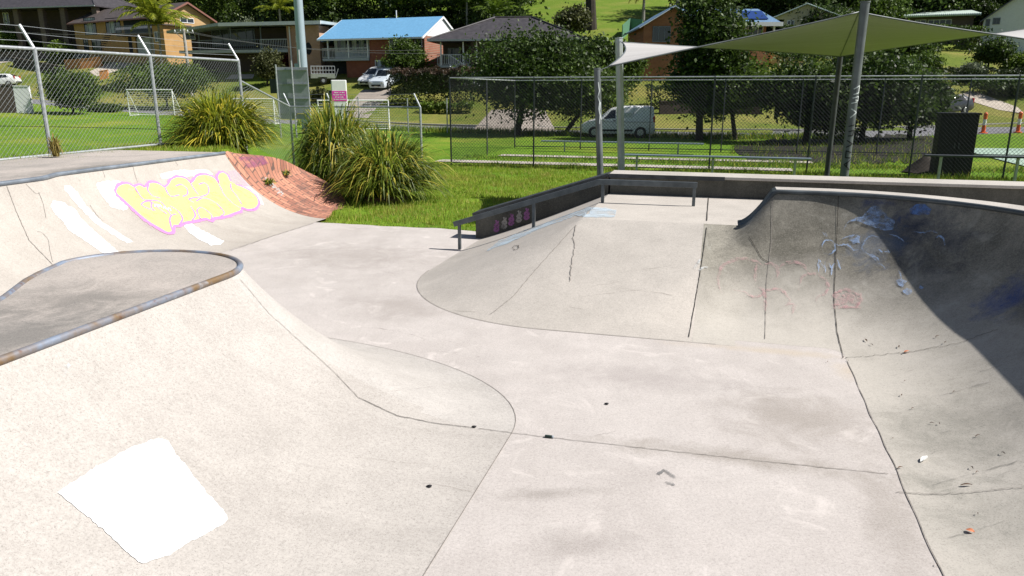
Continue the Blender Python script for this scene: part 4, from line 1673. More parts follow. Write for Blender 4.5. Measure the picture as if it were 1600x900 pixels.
# black cabinet and soil heap under the far end of the sail
m_black = plain('black_paint', (.012, .012, .014), .6, 0, .2)
pc = W(a_on(1491, 220, 28.2), 28.2)
t = thing('cabinet', 'tall black storage cabinet behind the dark bench rail', 'cabinet', (pc.x, pc.y, 0), R(-15))
MB().box((0, 0, 1.0), (1.12, .6, 2.0)).build('body', m_black, t, bevel=.02)
MB().box((0, -.02, 2.02), (1.2, .7, .06)).build('lid', m_black, t, bevel=.01)
for s in (-1, 1):
    d_ = MB().box((s * .28, -.315, 1.0), (.53, .03, 1.8)).build('door', m_black, t, bevel=.01)
    MB().box((s * .06, -.345, 1.0), (.03, .03, .18)).build('handle', m_fdark, d_)
pc = W(a_on(1449, 232, 29.0), 29.0)
t = thing('soil_heap', 'dark heap of soil left of the black cabinet', 'heap', (pc.x, pc.y, 0))
rows = []
for i in range(9):
    f = i / 8
    rows.append([((1.0 - f) * .75 * math.cos(a_) * (1 + .2 * pnoise(Vector((math.cos(a_) * 2, math.sin(a_) * 2, f * 3)))), (1.0 - f) * .6 * math.sin(a_), .62 * f + .08 * pnoise(Vector((a_, f * 4, 0))) * (1 - f)) for a_ in [2 * math.pi * j / 18 for j in range(18)]])
MB().grid(rows, True).build('soil', plain('dark_soil', (.03, .025, .02), .95, 0, .4, 9), t, smooth=True)


# ------------------------------------------------------------------ vehicles
m_glass = plain('car_glass', (.018, .022, .026), .08, 0, .1, 2, spec=.6)
m_tyre = plain('tyre_rubber', (.02, .02, .02), .85)
m_rim = plain('alloy_rim', (.45, .46, .47), .35, .6, .1)
m_trim = plain('black_trim', (.02, .02, .022), .6)
m_lamp = plain('clear_lamp', (.55, .57, .6), .15, .2, .1, spec=.6)
m_tail = plain('tail_lamp_red', (.45, .02, .02), .25, 0, .1, spec=.6)
m_plate = plain('number_plate', (.6, .6, .5), .5)


def car_paint(name, c):
    k = NB(name)
    n = k.noise(3, 3)
    k.done(k.mix(k.ramp(n, .4, .7), c, tuple(v * .9 for v in c)), .28, 0, .5)
    k.b.inputs['Coat Weight'].default_value = .6
    k.b.inputs['Coat Roughness'].default_value = .08
    return k.m


def car(name, label, cat, st, win, loc, rz, paint_m, Wd, wheels, wr, rake, group=None, pitch=0.0):
    """st: (x, z_bottom, z_belt, z_roof, half width, half roof width), front at x=0 pointing to -x"""
    t = thing(name, label, cat, loc, rz, group)
    t.rotation_euler = (0, pitch, rz)
    rows = []
    for x, zb, zm, zr, hw, hr in st:
        mid = zb + (zm - zb) * .55
        half = [(hw * .90, zb), (hw * .985, zb + .10), (hw, mid), (hw * .97, zm), (hr, zm + (zr - zm) * .90), (hr * .86, zm + (zr - zm) * .985), (hr * .45, zr + .012), ]
        ring = [(x, y, z) for y, z in half] + [(x, -y, z) for y, z in reversed(half)]
        rows.append(ring)
    mb = MB().grid(rows, True)
    n = len(rows[0])
    mb.f.append(tuple(range(n)))
    mb.f.append(tuple(range(len(mb.v) - 1, len(mb.v) - n - 1, -1)))
    mb.build('body', paint_m, t, smooth='auto')

    def sec(x):
        for i in range(len(st) - 1):
            if st[i][0] <= x <= st[i + 1][0]:
                f = (x - st[i][0]) / (st[i + 1][0] - st[i][0])
                return [st[i][q] + (st[i + 1][q] - st[i][q]) * f for q in range(6)]
        return st[-1]

    def side_pt(x, f, sgn, off=.012):
        _, zb, zm, zr, hw, hr = sec(x)
        z = zm + (zr - zm) * .90 * f
        y = hw * .97 + (hr - hw * .97) * f
        return (x, sgn * (y + off), z)

    for (xa, xb, xc, xd) in win['side']:       # bottom from xa to xb, top from xc to xd
        for sgn in (1, -1):
            rows = []
            for i in range(7):
                f = i / 6
                rows.append([side_pt(xa + (xb - xa) * f, .06, sgn), side_pt((xa + (xb - xa) * f + xc + (xd - xc) * f) / 2, .5, sgn), side_pt(xc + (xd - xc) * f, .88, sgn)])
            MB().grid(rows).build('window', m_glass, t)
    for nm, xa, xb in win['ends']:
        rows = []
        for i in range(6):
            f = i / 5
            x = xa + (xb - xa) * f
            _, zb, zm, zr, hw, hr = sec(x)
            z = zr + .012
            lift = .018
            dirx = -1 if nm == 'windscreen' else 1
            rows.append([(x + dirx * lift, y * hr * .80, z + lift - (.02 if abs(y) > .9 else 0)) for y in (-1, -.5, 0, .5, 1)])
        MB().grid(rows).build(nm, m_glass, t)
    for xw in wheels:
        for sgn in (1, -1):
            MB().wheel((xw, sgn * (Wd / 2 - .06), wr), wr * 1.16, .14, 20).build('wheel_arch', m_trim, t, smooth='auto')
            wb = MB().wheel((xw, sgn * (Wd / 2 - .05), wr), wr, .2, 22).build('tyre', m_tyre, t, smooth='auto')
            MB().wheel((xw, sgn * (Wd / 2 + .035), wr), wr * .62, .05, 18).build('rim', m_rim, wb, smooth='auto')
    L = st[-1][0]
    f0, f1 = st[1], st[-2]
    for sgn in (1, -1):
        MB().box((f0[0] - .02, sgn * f0[4] * .72, f0[2] - .10), (.16, f0[4] * .42, .15)).build('headlight', m_lamp, t, bevel=.03)
        MB().box((f1[0] + .04, sgn * f1[4] * .88, f1[2] - .02), (.14, f1[4] * .2, .34)).build('tail_light', m_tail, t, bevel=.03)
        MB().box((win['mirror'], sgn * (Wd / 2 + .08), f0[2] + .28), (.12, .16, .12)).build('mirror', paint_m, t, bevel=.03)
    MB().box((st[0][0] - .015, 0, st[0][1] + .14), (.06, f0[4] * 1.2, .18)).build('grille', m_trim, t, bevel=.02)
    MB().box((st[0][0] - .05, 0, st[0][1] + .05), (.02, .38, .11)).build('number_plate', m_plate, t)
    MB().box((L + .0, 0, st[-1][1] + .08), (.08, Wd * .86, .16)).build('bumper', m_trim, t, bevel=.02)
    return t


HATCH = [(0, .36, .60, .62, .60, .5), (.12, .24, .72, .74, .80, .68), (.5, .20, .84, .88, .87, .72), (.95, .20, .92, .96, .89, .74), (1.2, .20, .95, 1.0, .90, .72), (1.95, .20, .97, 1.42, .90, .62), (2.5, .20, .98, 1.50, .90, .62), (3.2, .20, 1.0, 1.47, .90, .61), (3.65, .20, 1.02, 1.36, .89, .60), (4.1, .24, 1.0, 1.04, .86, .66), (4.25, .36, .8, .84, .80, .66)]
HWIN = dict(side=[(1.5, 2.45, 2.02, 2.45), (2.53, 3.55, 2.53, 3.3)], ends=[('windscreen', 1.27, 1.93), ('rear_window', 3.68, 4.02)], mirror=1.55)
SUV = [(0, .42, .74, .76, .62, .52), (.1, .30, .92, .95, .84, .72), (.5, .26, 1.02, 1.06, .91, .78), (1.05, .26, 1.08, 1.12, .93, .78), (1.25, .26, 1.1, 1.16, .93, .76), (1.85, .26, 1.12, 1.66, .93, .68), (2.6, .26, 1.13, 1.74, .93, .68), (3.7, .26, 1.15, 1.72, .93, .67), (4.3, .28, 1.15, 1.62, .92, .66), (4.6, .30, 1.12, 1.18, .88, .7), (4.7, .42, .8, .9, .84, .7)]
SWIN = dict(side=[(1.45, 2.4, 1.92, 2.4), (2.48, 3.4, 2.48, 3.4), (3.5, 4.3, 3.5, 4.1)], ends=[('windscreen', 1.3, 1.82), ('rear_window', 4.33, 4.55)], mirror=1.5)
VAN = [(0, .42, .66, .68, .62, .5), (.1, .28, .78, .82, .82, .7), (.45, .22, .92, .98, .88, .74), (.85, .22, 1.02, 1.08, .90, .76), (1.05, .22, 1.06, 1.14, .90, .76), (1.75, .22, 1.08, 1.70, .90, .70), (2.3, .22, 1.10, 1.82, .90, .72), (3.3, .22, 1.10, 1.84, .90, .73), (4.15, .24, 1.10, 1.82, .90, .74), (4.28, .26, 1.08, 1.74, .88, .72), (4.38, .36, .9, .96, .86, .72)]
VWIN = dict(side=[(1.28, 2.05, 1.78, 2.05)], ends=[('windscreen', 1.1, 1.72)], mirror=1.35)
m_cw = car_paint('white_car_paint', (.74, .75, .76))
m_cs = car_paint('silver_white_paint', (.58, .64, .70))
m_cd = car_paint('dark_car_paint', (.04, .045, .055))

p = Pz(911, 214, 0)
van = car('delivery_van', 'small white panel van parked on the street facing left behind the fences', 'van', VAN, VWIN, (p.x, 46.6, road_z(p.x) - .01), R(-10), m_cw, 1.78, (.82, 3.55), .31, 0)


m_gap = plain('panel_gap', (.10, .10, .10), .7)
for sgn in (1, -1):
    for x in (1.24, 2.12, 3.12):
        MB().bar((x, sgn * .895, .45), (x, sgn * .80, 1.60), .012, .02).build('door_gap', m_gap, van)
    MB().bar((1.3, sgn * .905, .92), (4.2, sgn * .905, .92), .016, .02).build('swage_line', m_gap, van)
    MB().bar((1.25, sgn * .885, .42), (3.1, sgn * .885, .42), .04, .12).build('side_sill', m_trim, van)
    for x in (2.0, 2.25):
        MB().box((x, sgn * .915, 1.0), (.16, .03, .035)).build('door_handle', m_trim, van)
    MB().bar((2.3, sgn * .845, 1.24), (3.05, sgn * .845, 1.24), .02, .42).build('panel_recess', plain('van_panel', (.60, .62, .64), .4), van)


# ------------------------------------------------------------------ foliage builders
def quad_mesh(name, co, mat):
    n = len(co)
    me = bpy.data.meshes.new(name)
    me.vertices.add(4 * n)
    me.vertices.foreach_set('co', np.asarray(co, np.float32).ravel())
    me.loops.add(4 * n)
    me.loops.foreach_set('vertex_index', np.arange(4 * n, dtype=np.int32))
    me.polygons.add(n)
    me.polygons.foreach_set('loop_start', np.arange(0, 4 * n, 4, dtype=np.int32))
    me.update()
    me.validate()
    me.materials.append(mat)
    return me


def leaf_quads(C, size, seed, up=.35):
    """rhombic leaves at centres C"""
    g = np.random.default_rng(seed)
    n = len(C)
    nrm = g.normal(size=(n, 3))
    nrm[:, 2] += up * 2
    nrm /= np.linalg.norm(nrm, axis=1)[:, None]
    t = g.normal(size=(n, 3))
    t -= nrm * (t * nrm).sum(1)[:, None]
    t /= np.linalg.norm(t, axis=1)[:, None]
    s = np.cross(nrm, t)
    L = size * g.uniform(.6, 1.3, n)[:, None]
    co = np.zeros((n, 4, 3))
    co[:, 0] = C - t * L * .5
    co[:, 1] = C + s * L * .28 + nrm * L * .06
    co[:, 2] = C + t * L * .5
    co[:, 3] = C - s * L * .28 + nrm * L * .06
    return co


def clumps(rx, ry, rz, ncl, per, spread, seed, lobes=5, flat=.75):
    """leaf centres gathered in clumps over an uneven, lobed crown volume centred at the origin"""
    g = np.random.default_rng(seed)
    lc = g.normal(size=(lobes, 3))
    lc /= np.linalg.norm(lc, axis=1)[:, None]
    lc *= g.uniform(.25, .55, lobes)[:, None]
    lr = g.uniform(.42, .68, lobes)
    which = g.integers(0, lobes, ncl)
    d = g.normal(size=(ncl, 3))
    d /= np.linalg.norm(d, axis=1)[:, None]
    rad = lr[which] * g.uniform(.55, 1.05, ncl)
    P = lc[which] + d * rad[:, None]
    P *= np.array([rx, ry, rz])
    out = np.repeat(P, per, axis=0)
    sp = g.uniform(.5, 1.3, ncl).repeat(per)[:, None] * spread
    out = out + g.normal(size=out.shape) * sp * np.array([1, 1, flat])
    return out


LEAF = {
    'dark': foliage('leaf_dark', (.011, .026, .006), (.095, .155, .024), .32),
    'mid': foliage('leaf_mid', (.024, .052, .008), (.150, .235, .030), .35),
    'bright': foliage('leaf_bright', (.055, .10, .010), (.17, .25, .025), .35),
    'yellow': foliage('leaf_yellow', (.12, .17, .012), (.36, .38, .035), .4),
    'olive': foliage('leaf_olive', (.045, .055, .018), (.13, .14, .045), .25),
    'red': foliage('leaf_red', (.07, .012, .012), (.22, .03, .03), .25),
    'hedge': foliage('leaf_hedge', (.016, .030, .010), (.055, .08, .02), .2),
    'rust': foliage('leaf_rust', (.03, .028, .014), (.085, .045, .028), .2),
    'gold': foliage('leaf_gold', (.22, .13, .02), (.42, .27, .04), .3),
    'pale': foliage('leaf_pale', (.12, .15, .09), (.30, .34, .22), .25),
}
m_bark = plain('bark_brown', (.085, .068, .05), .95, 0, .35, 8, bump=.5)
m_barkd = plain('bark_dark', (.045, .038, .03), .95, 0, .35, 8)
m_barkp = plain('palm_trunk_grey', (.24, .23, .21), .9, 0, .25, 6)


def trunk_mb(H, r, rx, rz, seed, lean=(0, 0)):
    r_ = random.Random(seed)
    mb = MB()
    top = Vector((lean[0], lean[1], H))
    mid = top * .5 + Vector((r_.uniform(-.1, .1) * H * .3, r_.uniform(-.1, .1) * H * .3, 0))
    mb.tube([Vector((0, 0, -.3)), Vector((0, 0, .15)), mid, top], r, 9, radii=[r * 1.5, r * 1.1, r * .8, r * .5])
    for i in range(6):
        an = r_.uniform(0, 6.28)
        s = mid.lerp(top, r_.uniform(0, .9))
        e = s + Vector((math.cos(an) * rx * .6, math.sin(an) * rx * .6, rz * r_.uniform(.2, .9)))
        m_ = s.lerp(e, .5) + Vector((0, 0, -.1 * rx))
        mb.tube([s, m_, e], r * .4, 6, radii=[r * .45, r * .3, r * .1])
    return mb


def tree(name, label, px, base_py, top_py, wpx, kind, leaf=.22, ncl=150, per=18, crown_frac=.8, group=None, Y=None, trunk_r=None, seed=None, depth=.9, bark=None, lean=(0, 0), cat=None, crown_px=None):
    """a tree standing where the pixel ray meets the ground, sized from its extent in the picture"""
    seed = seed if seed is not None else int(px * 7 + top_py)
    if Y is None:
        p, nn = hit(px, base_py)
    else:
        p = Py(px, base_py, Y)
        p = Vector((p.x, p.y, ground_z(p.x, p.y)))
    dist = p.y
    H = Py(px, top_py, dist).z - p.z
    wm = wpx / F * (dist * math.cos(PITCH)) * 1.0
    rx = wm / 2
    rz = H * crown_frac / 2
    cz = H - rz
    t = thing(name, label, cat or ('shrub' if 'shrub' in name or 'hedge' in name else 'tree'), p, 0, group)
    ox = 0 if crown_px is None else (crown_px - px) / F * dist
    C = clumps(rx, rx * depth, rz, int(ncl * 1.5), int(per * 1.3), .10 * (rx + rz) * .5 + leaf * .5, seed, 7)
    core = np.random.default_rng(seed + 1).normal(size=(ncl * 6, 3)) * np.array([rx, rx * depth, rz]) * .34
    C = np.concatenate([C, core])
    leaf = leaf * 1.2
    C += np.array([ox, 0, cz])
    C = C[C[:, 2] > .03]
    me = quad_mesh('crown', leaf_quads(C, leaf, seed), LEAF[kind])
    o = bpy.data.objects.new('crown' if crown_frac < .93 else 'foliage', me)
    COL.objects.link(o)
    o.parent = t
    tr_ = trunk_r or max(.05, H * .025)
    trunk_mb(max(cz, H * .4), tr_, rx, rz * .8, seed, (ox + lean[0], lean[1])).build('trunk' if crown_frac < .93 else 'stems', bark or m_barkd, t, smooth='auto')
    return t


def frond(mb, base, az, el, L, droop, wid, r_):
    """pinnate palm frond: rachis with paired leaflets"""
    n = 14
    p = Vector(base)
    d = Vector((math.cos(az), math.sin(az), 0))
    s = Vector((-d.y, d.x, 0))
    pts = []
    for j in range(n + 1):
        t = j / n
        pts.append(p.copy())
        e = el - droop * t ** 1.3
        p = p + (d * math.cos(e) + Vector((0, 0, math.sin(e)))) * (L / n)
    for j in range(1, n + 1):
        t = j / n
        w = wid * math.sin(math.pi * min(1, t * .9 + .1)) + .05
        dr = (pts[j] - pts[j - 1]).normalized()
        for sg in (-1, 1):
            a = pts[j] + s * sg * w + dr * w * .6 - Vector((0, 0, w * r_.uniform(.3, .75)))
            b = pts[j - 1]
            c = pts[j]
            mb.add([b, c, a], [(0, 1, 2)])
    for j in range(n):
        wire(mb, pts[j], pts[j + 1], .025)


def palm(label, px, base_py, top_py, kind, L, nf, Y=None, r=.12, group=None, trunks=1, seed=0):
    r_ = random.Random(seed + int(px))
    if Y is None:
        p, nn = hit(px, base_py)
    else:
        p = Py(px, base_py, Y)
        p = Vector((p.x, p.y, ground_z(p.x, p.y)))
    H = Py(px, top_py, p.y).z - p.z
    t = thing('palm_tree', label, 'palm', p, 0, group)
    for i in range(trunks):
        ox = (i - (trunks - 1) / 2) * .8
        h = H * (1 - .12 * i)
        tip = Vector((ox * 1.3, .1 * i, h))
        MB().tube([Vector((ox, 0, -.3)), Vector((ox * 1.1, .05, h * .5)), tip], r, 9, radii=[r * 1.3, r, r * .8]).build('trunk', m_barkp, t, smooth='auto')
        mb = MB()
        for j in range(nf):
            frond(mb, tip, j * 2.4 + r_.uniform(-.2, .2), R(r_.uniform(15, 80)), L * r_.uniform(.8, 1.1), R(r_.uniform(55, 110)), L * .17, r_)
        mb.build('fronds', LEAF[kind], t)
    return t


# ------------------------------------------------------------------ house builders
m_brick_y = None


def brickmat(name, c1, c2, mortar, sc=1.0):
    k = NB(name)
    tc = k.node('ShaderNodeTexCoord')
    mp = k.node('ShaderNodeMapping')
    mp.inputs['Rotation'].default_value = (R(90), 0, 0)
    k.link(tc.outputs['Object'], mp.inputs['Vector'])
    bt = k.node('ShaderNodeTexBrick')
    bt.inputs['Scale'].default_value = sc
    bt.inputs['Brick Width'].default_value = .24
    bt.inputs['Row Height'].default_value = .086
    bt.inputs['Mortar Size'].default_value = .008
    bt.inputs['Color1'].default_value = (*c1, 1)
    bt.inputs['Color2'].default_value = (*c2, 1)
    bt.inputs['Mortar'].default_value = (*mortar, 1)
    k.link(mp.outputs[0], bt.inputs['Vector'])
    n = k.noise(1.2, 4)
    col = k.mix(k.ramp(n, .4, .7, 0, .35), bt.outputs[0], tuple(v * .6 for v in c2))
    return k.done(col, .9)


def roofmat(name, c, ribs=0.0, var=.25, rough=.6):
    k = NB(name)
    n = k.noise(3, 4)
    n2 = k.noise(25, 3)
    col = k.mix(k.ramp(n, .3, .7), tuple(v * (1 - var) for v in c), tuple(v * (1 + var) for v in c))
    col = k.mix(k.ramp(n2, .45, .7, 0, var * 2), col, tuple(v * .45 for v in c))
    if ribs:
        w = k.node('ShaderNodeTexWave')
        w.inputs['Scale'].default_value = ribs
        tc = k.node('ShaderNodeTexCoord')
        k.link(tc.outputs['Object'], w.inputs['Vector'])
        k.bump(w.outputs['Fac'], .5, .04)
        col = k.mix(k.ramp(w.outputs['Fac'], .6, 1, 0, .45), col, tuple(v * .55 for v in c))
    return k.done(col, rough, 0, .35)


m_by = brickmat('yellow_brick', (.50, .30, .12), (.42, .24, .09), (.40, .30, .18))
m_br = brickmat('red_brick', (.30, .085, .045), (.23, .06, .035), (.26, .18, .13))
m_bo = brickmat('orange_brown_brick', (.36, .15, .07), (.28, .11, .05), (.28, .2, .14))
m_bp = brickmat('peach_brick', (.50, .30, .20), (.44, .25, .16), (.42, .32, .25))
m_bd = brickmat('dark_brick', (.085, .06, .05), (.06, .045, .04), (.08, .07, .06))
m_bgrey = brickmat('grey_brown_brick', (.17, .13, .11), (.13, .10, .085), (.16, .13, .11))
m_cream = plain('cream_cladding', (.56, .49, .33), .8, 0, .08)
m_whitew = plain('white_weatherboard', (.68, .70, .72), .7, 0, .05)
m_wtrim = plain('white_trim', (.72, .73, .74), .5, 0, .04)
m_interior = plain('dark_interior', (.022, .024, .03), .8, 0, .3, 2)
m_pane = plain('window_glass', (.035, .045, .06), .06, 0, .1, 1, spec=.7)
m_curtain = plain('curtain_cloth', (.42, .47, .50), .8, 0, .15, 3)
m_rdark = roofmat('dark_tile_roof', (.055, .05, .055), 0, .4)
m_rbrown = roofmat('brown_tile_roof', (.085, .07, .065), 0, .3)
m_rblue = roofmat('blue_steel_roof', (.15, .36, .58), 1.6, .10, .5)
m_rtile = roofmat('blue_grey_tile_roof', (.16, .27, .42), 3.2, .15, .4)
m_rflat = roofmat('grey_steel_roof', (.36, .42, .44), 1.2, .1, .5)
m_rgreen = roofmat('pale_green_roof', (.50, .60, .54), 1.5, .08, .5)
m_solar = plain('solar_panel', (.018, .05, .20), .15, .1, .1, 1, spec=.6)
m_fascia = plain('fascia_grey', (.40, .43, .45), .6, 0, .1)
m_rail_w = plain('white_balustrade', (.52, .54, .55), .6, 0, .06)
m_rail_g = plain('grey_balustrade', (.16, .18, .21), .6, 0, .1)


class House:
    """front wall on local y=0 facing local -y; local x=0 is the right front corner"""

    def __init__(self, label, corner_px, Y, yaw, cat='house', name='house', zbase=None):
        p = Py(corner_px[0], corner_px[1], Y)
        self.zb = p.z if zbase is None else zbase
        self.t = thing(name, label, cat, (p.x, p.y, self.zb), yaw)
        self.M = Matrix.LocRotScale(Vector((p.x, p.y, self.zb)), Euler((0, 0, yaw)), Vector((1, 1, 1)))
        self.inv = self.M.inverted()

    def f(self, px, py, y=0.0):
        o, d = self.inv @ EYE, self.inv.to_3x3() @ ray(px, py)
        q = o + d * ((y - o.y) / d.y)
        return q.x, q.z

    def s(self, px, py, x=0.0):
        o, d = self.inv @ EYE, self.inv.to_3x3() @ ray(px, py)
        q = o + d * ((x - o.x) / d.x)
        return q.y, q.z

    def box(self, nm, mat, x0, x1, y0, y1, z0, z1, bevel=0.0, parent=None):
        return MB().span(x0, x1, y0, y1, z0, z1).build(nm, mat, parent or self.t, bevel=bevel)

    def fwin(self, r, frame=m_wtrim, pane=m_pane, y=0.0, bars=1, curtain=0):
        (x0, z1), (x1, z0) = self.f(r[0], r[1], y), self.f(r[2], r[3], y)
        return self.win(x0, x1, z0, z1, y, frame, pane, bars, curtain)

    def win(self, x0, x1, z0, z1, y, frame=m_wtrim, pane=m_pane, bars=1, curtain=0):
        w = .07
        mb = MB()
        mb.span(x0, x1, y - .05, y - .003, z1 - w, z1).span(x0, x1, y - .06, y - .003, z0, z0 + w)
        mb.span(x0, x0 + w, y - .049, y - .003, z0 + w, z1 - w).span(x1 - w, x1, y - .049, y - .003, z0 + w, z1 - w)
        for i in range(bars):
            xm = x0 + (x1 - x0) * (i + 1) / (bars + 1)
            mb.span(xm - w / 2, xm + w / 2, y - .048, y - .003, z0 + w, z1 - w)
        fr = mb.build('window', frame, self.t)
        MB().span(x0 + w * .5, x1 - w * .5, y - .02, y - .004, z0 + w * .5, z1 - w * .5).build('pane', pane, fr)
        if curtain:
            c0 = x0 + (x1 - x0) * .25
            MB().span(c0, c0 + (x1 - x0) * curtain, y - .03, y - .021, z0 + w, z1 - w).build('curtain', m_curtain, fr)
        return fr

    def swin(self, r, frame=m_wtrim, pane=m_pane, x=0.0):
        (y0, z1), (y1, z0) = self.s(r[0], r[1], x), self.s(r[2], r[3], x)
        w = .07
        mb = MB()
        mb.span(x + .003, x + .05, y0, y1, z1 - w, z1).span(x + .003, x + .06, y0, y1, z0, z0 + w)
        for yy in (y0, (y0 + y1) / 2, y1):
            mb.span(x + .003, x + .049, yy - w / 2, yy + w / 2, z0 + w, z1 - w)
        fr = mb.build('window', frame, self.t)
        MB().span(x + .004, x + .02, y0 + .03, y1 - .03, z0 + .03, z1 - .03).build('pane', pane, fr)
        return fr

    def gable_x(self, x0, x1, y0, y1, ze, rise, mat, wallmat, oh=.5, th=.14, ohx=None, fascia=m_fascia, gable=True):
        """ridge along x, with triangular gable walls at both ends"""
        ohx = oh if ohx is None else ohx
        ym = (y0 + y1) / 2
        k = rise / (ym - y0)
        zr = ze + rise
        e0, e1 = y0 - oh, y1 + oh
        ez = ze - k * oh
        X0, X1 = x0 - ohx, x1 + ohx
        mb = MB()
        for (ya, za, yb, zb_) in ((e0, ez, ym, zr), (ym, zr, e1, ez)):
            mb.add([(X0, ya, za), (X1, ya, za), (X1, yb, zb_), (X0, yb, zb_), (X0, ya, za + th), (X1, ya, za + th), (X1, yb, zb_ + th), (X0, yb, zb_ + th)],
                   [(0, 3, 2, 1), (4, 5, 6, 7), (0, 1, 5, 4), (2, 3, 7, 6), (1, 2, 6, 5), (3, 0, 4, 7)])
        r = mb.build('roof', mat, self.t)
        for nm, yy in (('gutter', e0 - .06), ('gutter', e1 + .06)):
            MB().span(X0, X1, yy - .06, yy + .05, ez - .04, ez + .12).build(nm, fascia, r)
        for xx in (X0 - .02, X1 + .02):
            mb = MB()
            mb.bar((xx, e0, ez + .04), (xx, ym, zr + .04), .04, .2).bar((xx, ym, zr + .04), (xx, e1, ez + .04), .04, .2)
            mb.build('barge_board', fascia, r)
        if gable:
            for xa, xb in ((x0, x0 + .12), (x1 - .12, x1)):
                MB().prism([(y0 + .02, ze - .01), (y1 - .02, ze - .01), (ym, zr - .03)], xa, xb, 'x').build('gable_wall', wallmat, self.t)
        return r

    def gable_y(self, x0, x1, y0, y1, ze, rise, mat, wallmat, oh=.5, th=.14, fascia=m_fascia):
        """ridge along y, gable facing the front"""
        xm = (x0 + x1) / 2
        k = rise / (xm - x0)
        zr = ze + rise
        e0, e1 = x0 - oh, x1 + oh
        ez = ze - k * oh
        Y0, Y1 = y0 - oh, y1 + oh
        mb = MB()
        for (xa, za, xb, zb_) in ((e0, ez, xm, zr), (xm, zr, e1, ez)):
            mb.add([(xa, Y0, za), (xa, Y1, za), (xb, Y1, zb_), (xb, Y0, zb_), (xa, Y0, za + th), (xa, Y1, za + th), (xb, Y1, zb_ + th), (xb, Y0, zb_ + th)],
                   [(0, 3, 2, 1), (4, 5, 6, 7), (0, 1, 5, 4), (2, 3, 7, 6), (1, 2, 6, 5), (3, 0, 4, 7)])
        r = mb.build('roof', mat, self.t)
        mb = MB()
        mb.bar((e0, Y0 - .03, ez + .04), (xm, Y0 - .03, zr + .04), .05, .24, (0, -1, 0)).bar((xm, Y0 - .03, zr + .04), (e1, Y0 - .03, ez + .04), .05, .24, (0, -1, 0))
        mb.build('barge_board', fascia, r)
        MB().prism([(x0 + .02, ze - .01), (x1 - .02, ze - .01), (xm, zr - .03)], y0, y0 + .12, 'y').build('gable_wall', wallmat, self.t)
        return r

    def hip(self, x0, x1, y0, y1, ze, rise, mat, oh=.6, ridge=.3, fascia=m_fascia):
        X0, X1, Y0, Y1 = x0 - oh, x1 + oh, y0 - oh, y1 + oh
        ym = (Y0 + Y1) / 2
        hw = (Y1 - Y0) / 2
        ra, rb = X0 + hw * 1.0, X1 - hw * 1.0
        if ra > rb:
            ra = rb = (X0 + X1) / 2
        vs = [(X0, Y0, ze), (X1, Y0, ze), (X1, Y1, ze), (X0, Y1, ze), (ra, ym, ze + rise), (rb, ym, ze + rise), (X0, Y0, ze - .15), (X1, Y0, ze - .15), (X1, Y1, ze - .15), (X0, Y1, ze - .15)]
        fs = [(0, 1, 5, 4), (1, 2, 5), (2, 3, 4, 5), (3, 0, 4), (0, 6, 7, 1), (1, 7, 8, 2), (2, 8, 9, 3), (3, 9, 6, 0), (9, 8, 7, 6)]
        r = MB().add(vs, fs).build('roof', mat, self.t)
        mb = MB()
        for a, b in ((0, 4), (1, 5), (2, 5), (3, 4), (4, 5)):
            mb.tube([Vector(vs[a]) + Vector((0, 0, .03)), Vector(vs[b]) + Vector((0, 0, .03))], .09, 6)
        mb.build('ridge_tiles', mat, r)
        MB().span(X0, X1, Y0 - .1, Y0 - .005, ze - .14, ze + .02).build('gutter', fascia, r)
        return r

    def balustrade(self, x0, x1, y, z0, h, mat=None, step=.16, nm='balustrade', slope=0.0):
        mat = mat or m_rail_w
        mb = MB()
        L = x1 - x0
        zz = lambda x: z0 + slope * (x - x0)
        mb.bar((x0, y, zz(x0) + h), (x1, y, zz(x1) + h), .07, .07)
        mb.bar((x0, y, zz(x0) + .1), (x1, y, zz(x1) + .1), .05, .05)
        n = max(2, int(abs(L) / step))
        for i in range(n + 1):
            x = x0 + L * i / n
            mb.bar((x, y, zz(x) + .1), (x, y, zz(x) + h), .035, .035, (0, 1, 0))
        return mb.build(nm, mat, self.t)

    def post(self, x, y, z0, z1, w=.11, mat=None, nm='post'):
        return MB().span(x - w / 2, x + w / 2, y - w / 2, y + w / 2, z0, z1).build(nm, mat or m_rail_w, self.t)


# --- dark veranda house, far left
h = House('dark tiled house with brick veranda pillars and a solar panel at the top left', (152, 72), 108, R(-14))
xl, ez = h.f(-70, 12)
_, ez = h.f(100, 11)
h.box('wall', m_bd, xl, 0, 2.6, 11, -3, ez)
h.box('floor_slab', m_bgrey, xl, 0, -.1, 2.6, -3, -.6)
h.hip(xl, .4, 0, 11, ez + .05, 3.0, m_rdark, .7)
for px in (27, 66, 100, 150):
    x, _ = h.f(px, 40)
    h.box('pillar', m_bgrey, x - .4, x + .4, 0, .6, -.6, ez - .1)
h.fwin((4, 20, 16, 38), y=2.6, pane=m_pane, curtain=.4)
x0, x1 = h.f(33, 2)[0], h.f(107, 2)[0]
mb = MB()
mb.add([(x0, 1.6, ez + 1.03), (x1, 1.6, ez + 1.03), (x1, 4.0, ez + 2.05), (x0, 4.0, ez + 2.05), (x0, 1.6, ez + 1.11), (x1, 1.6, ez + 1.11), (x1, 4.0, ez + 2.13), (x0, 4.0, ez + 2.13)], [(0, 3, 2, 1), (4, 5, 6, 7), (0, 1, 5, 4), (1, 2, 6, 5), (2, 3, 7, 6), (3, 0, 4, 7)])
mb.build('solar_panel', m_solar, h.t)

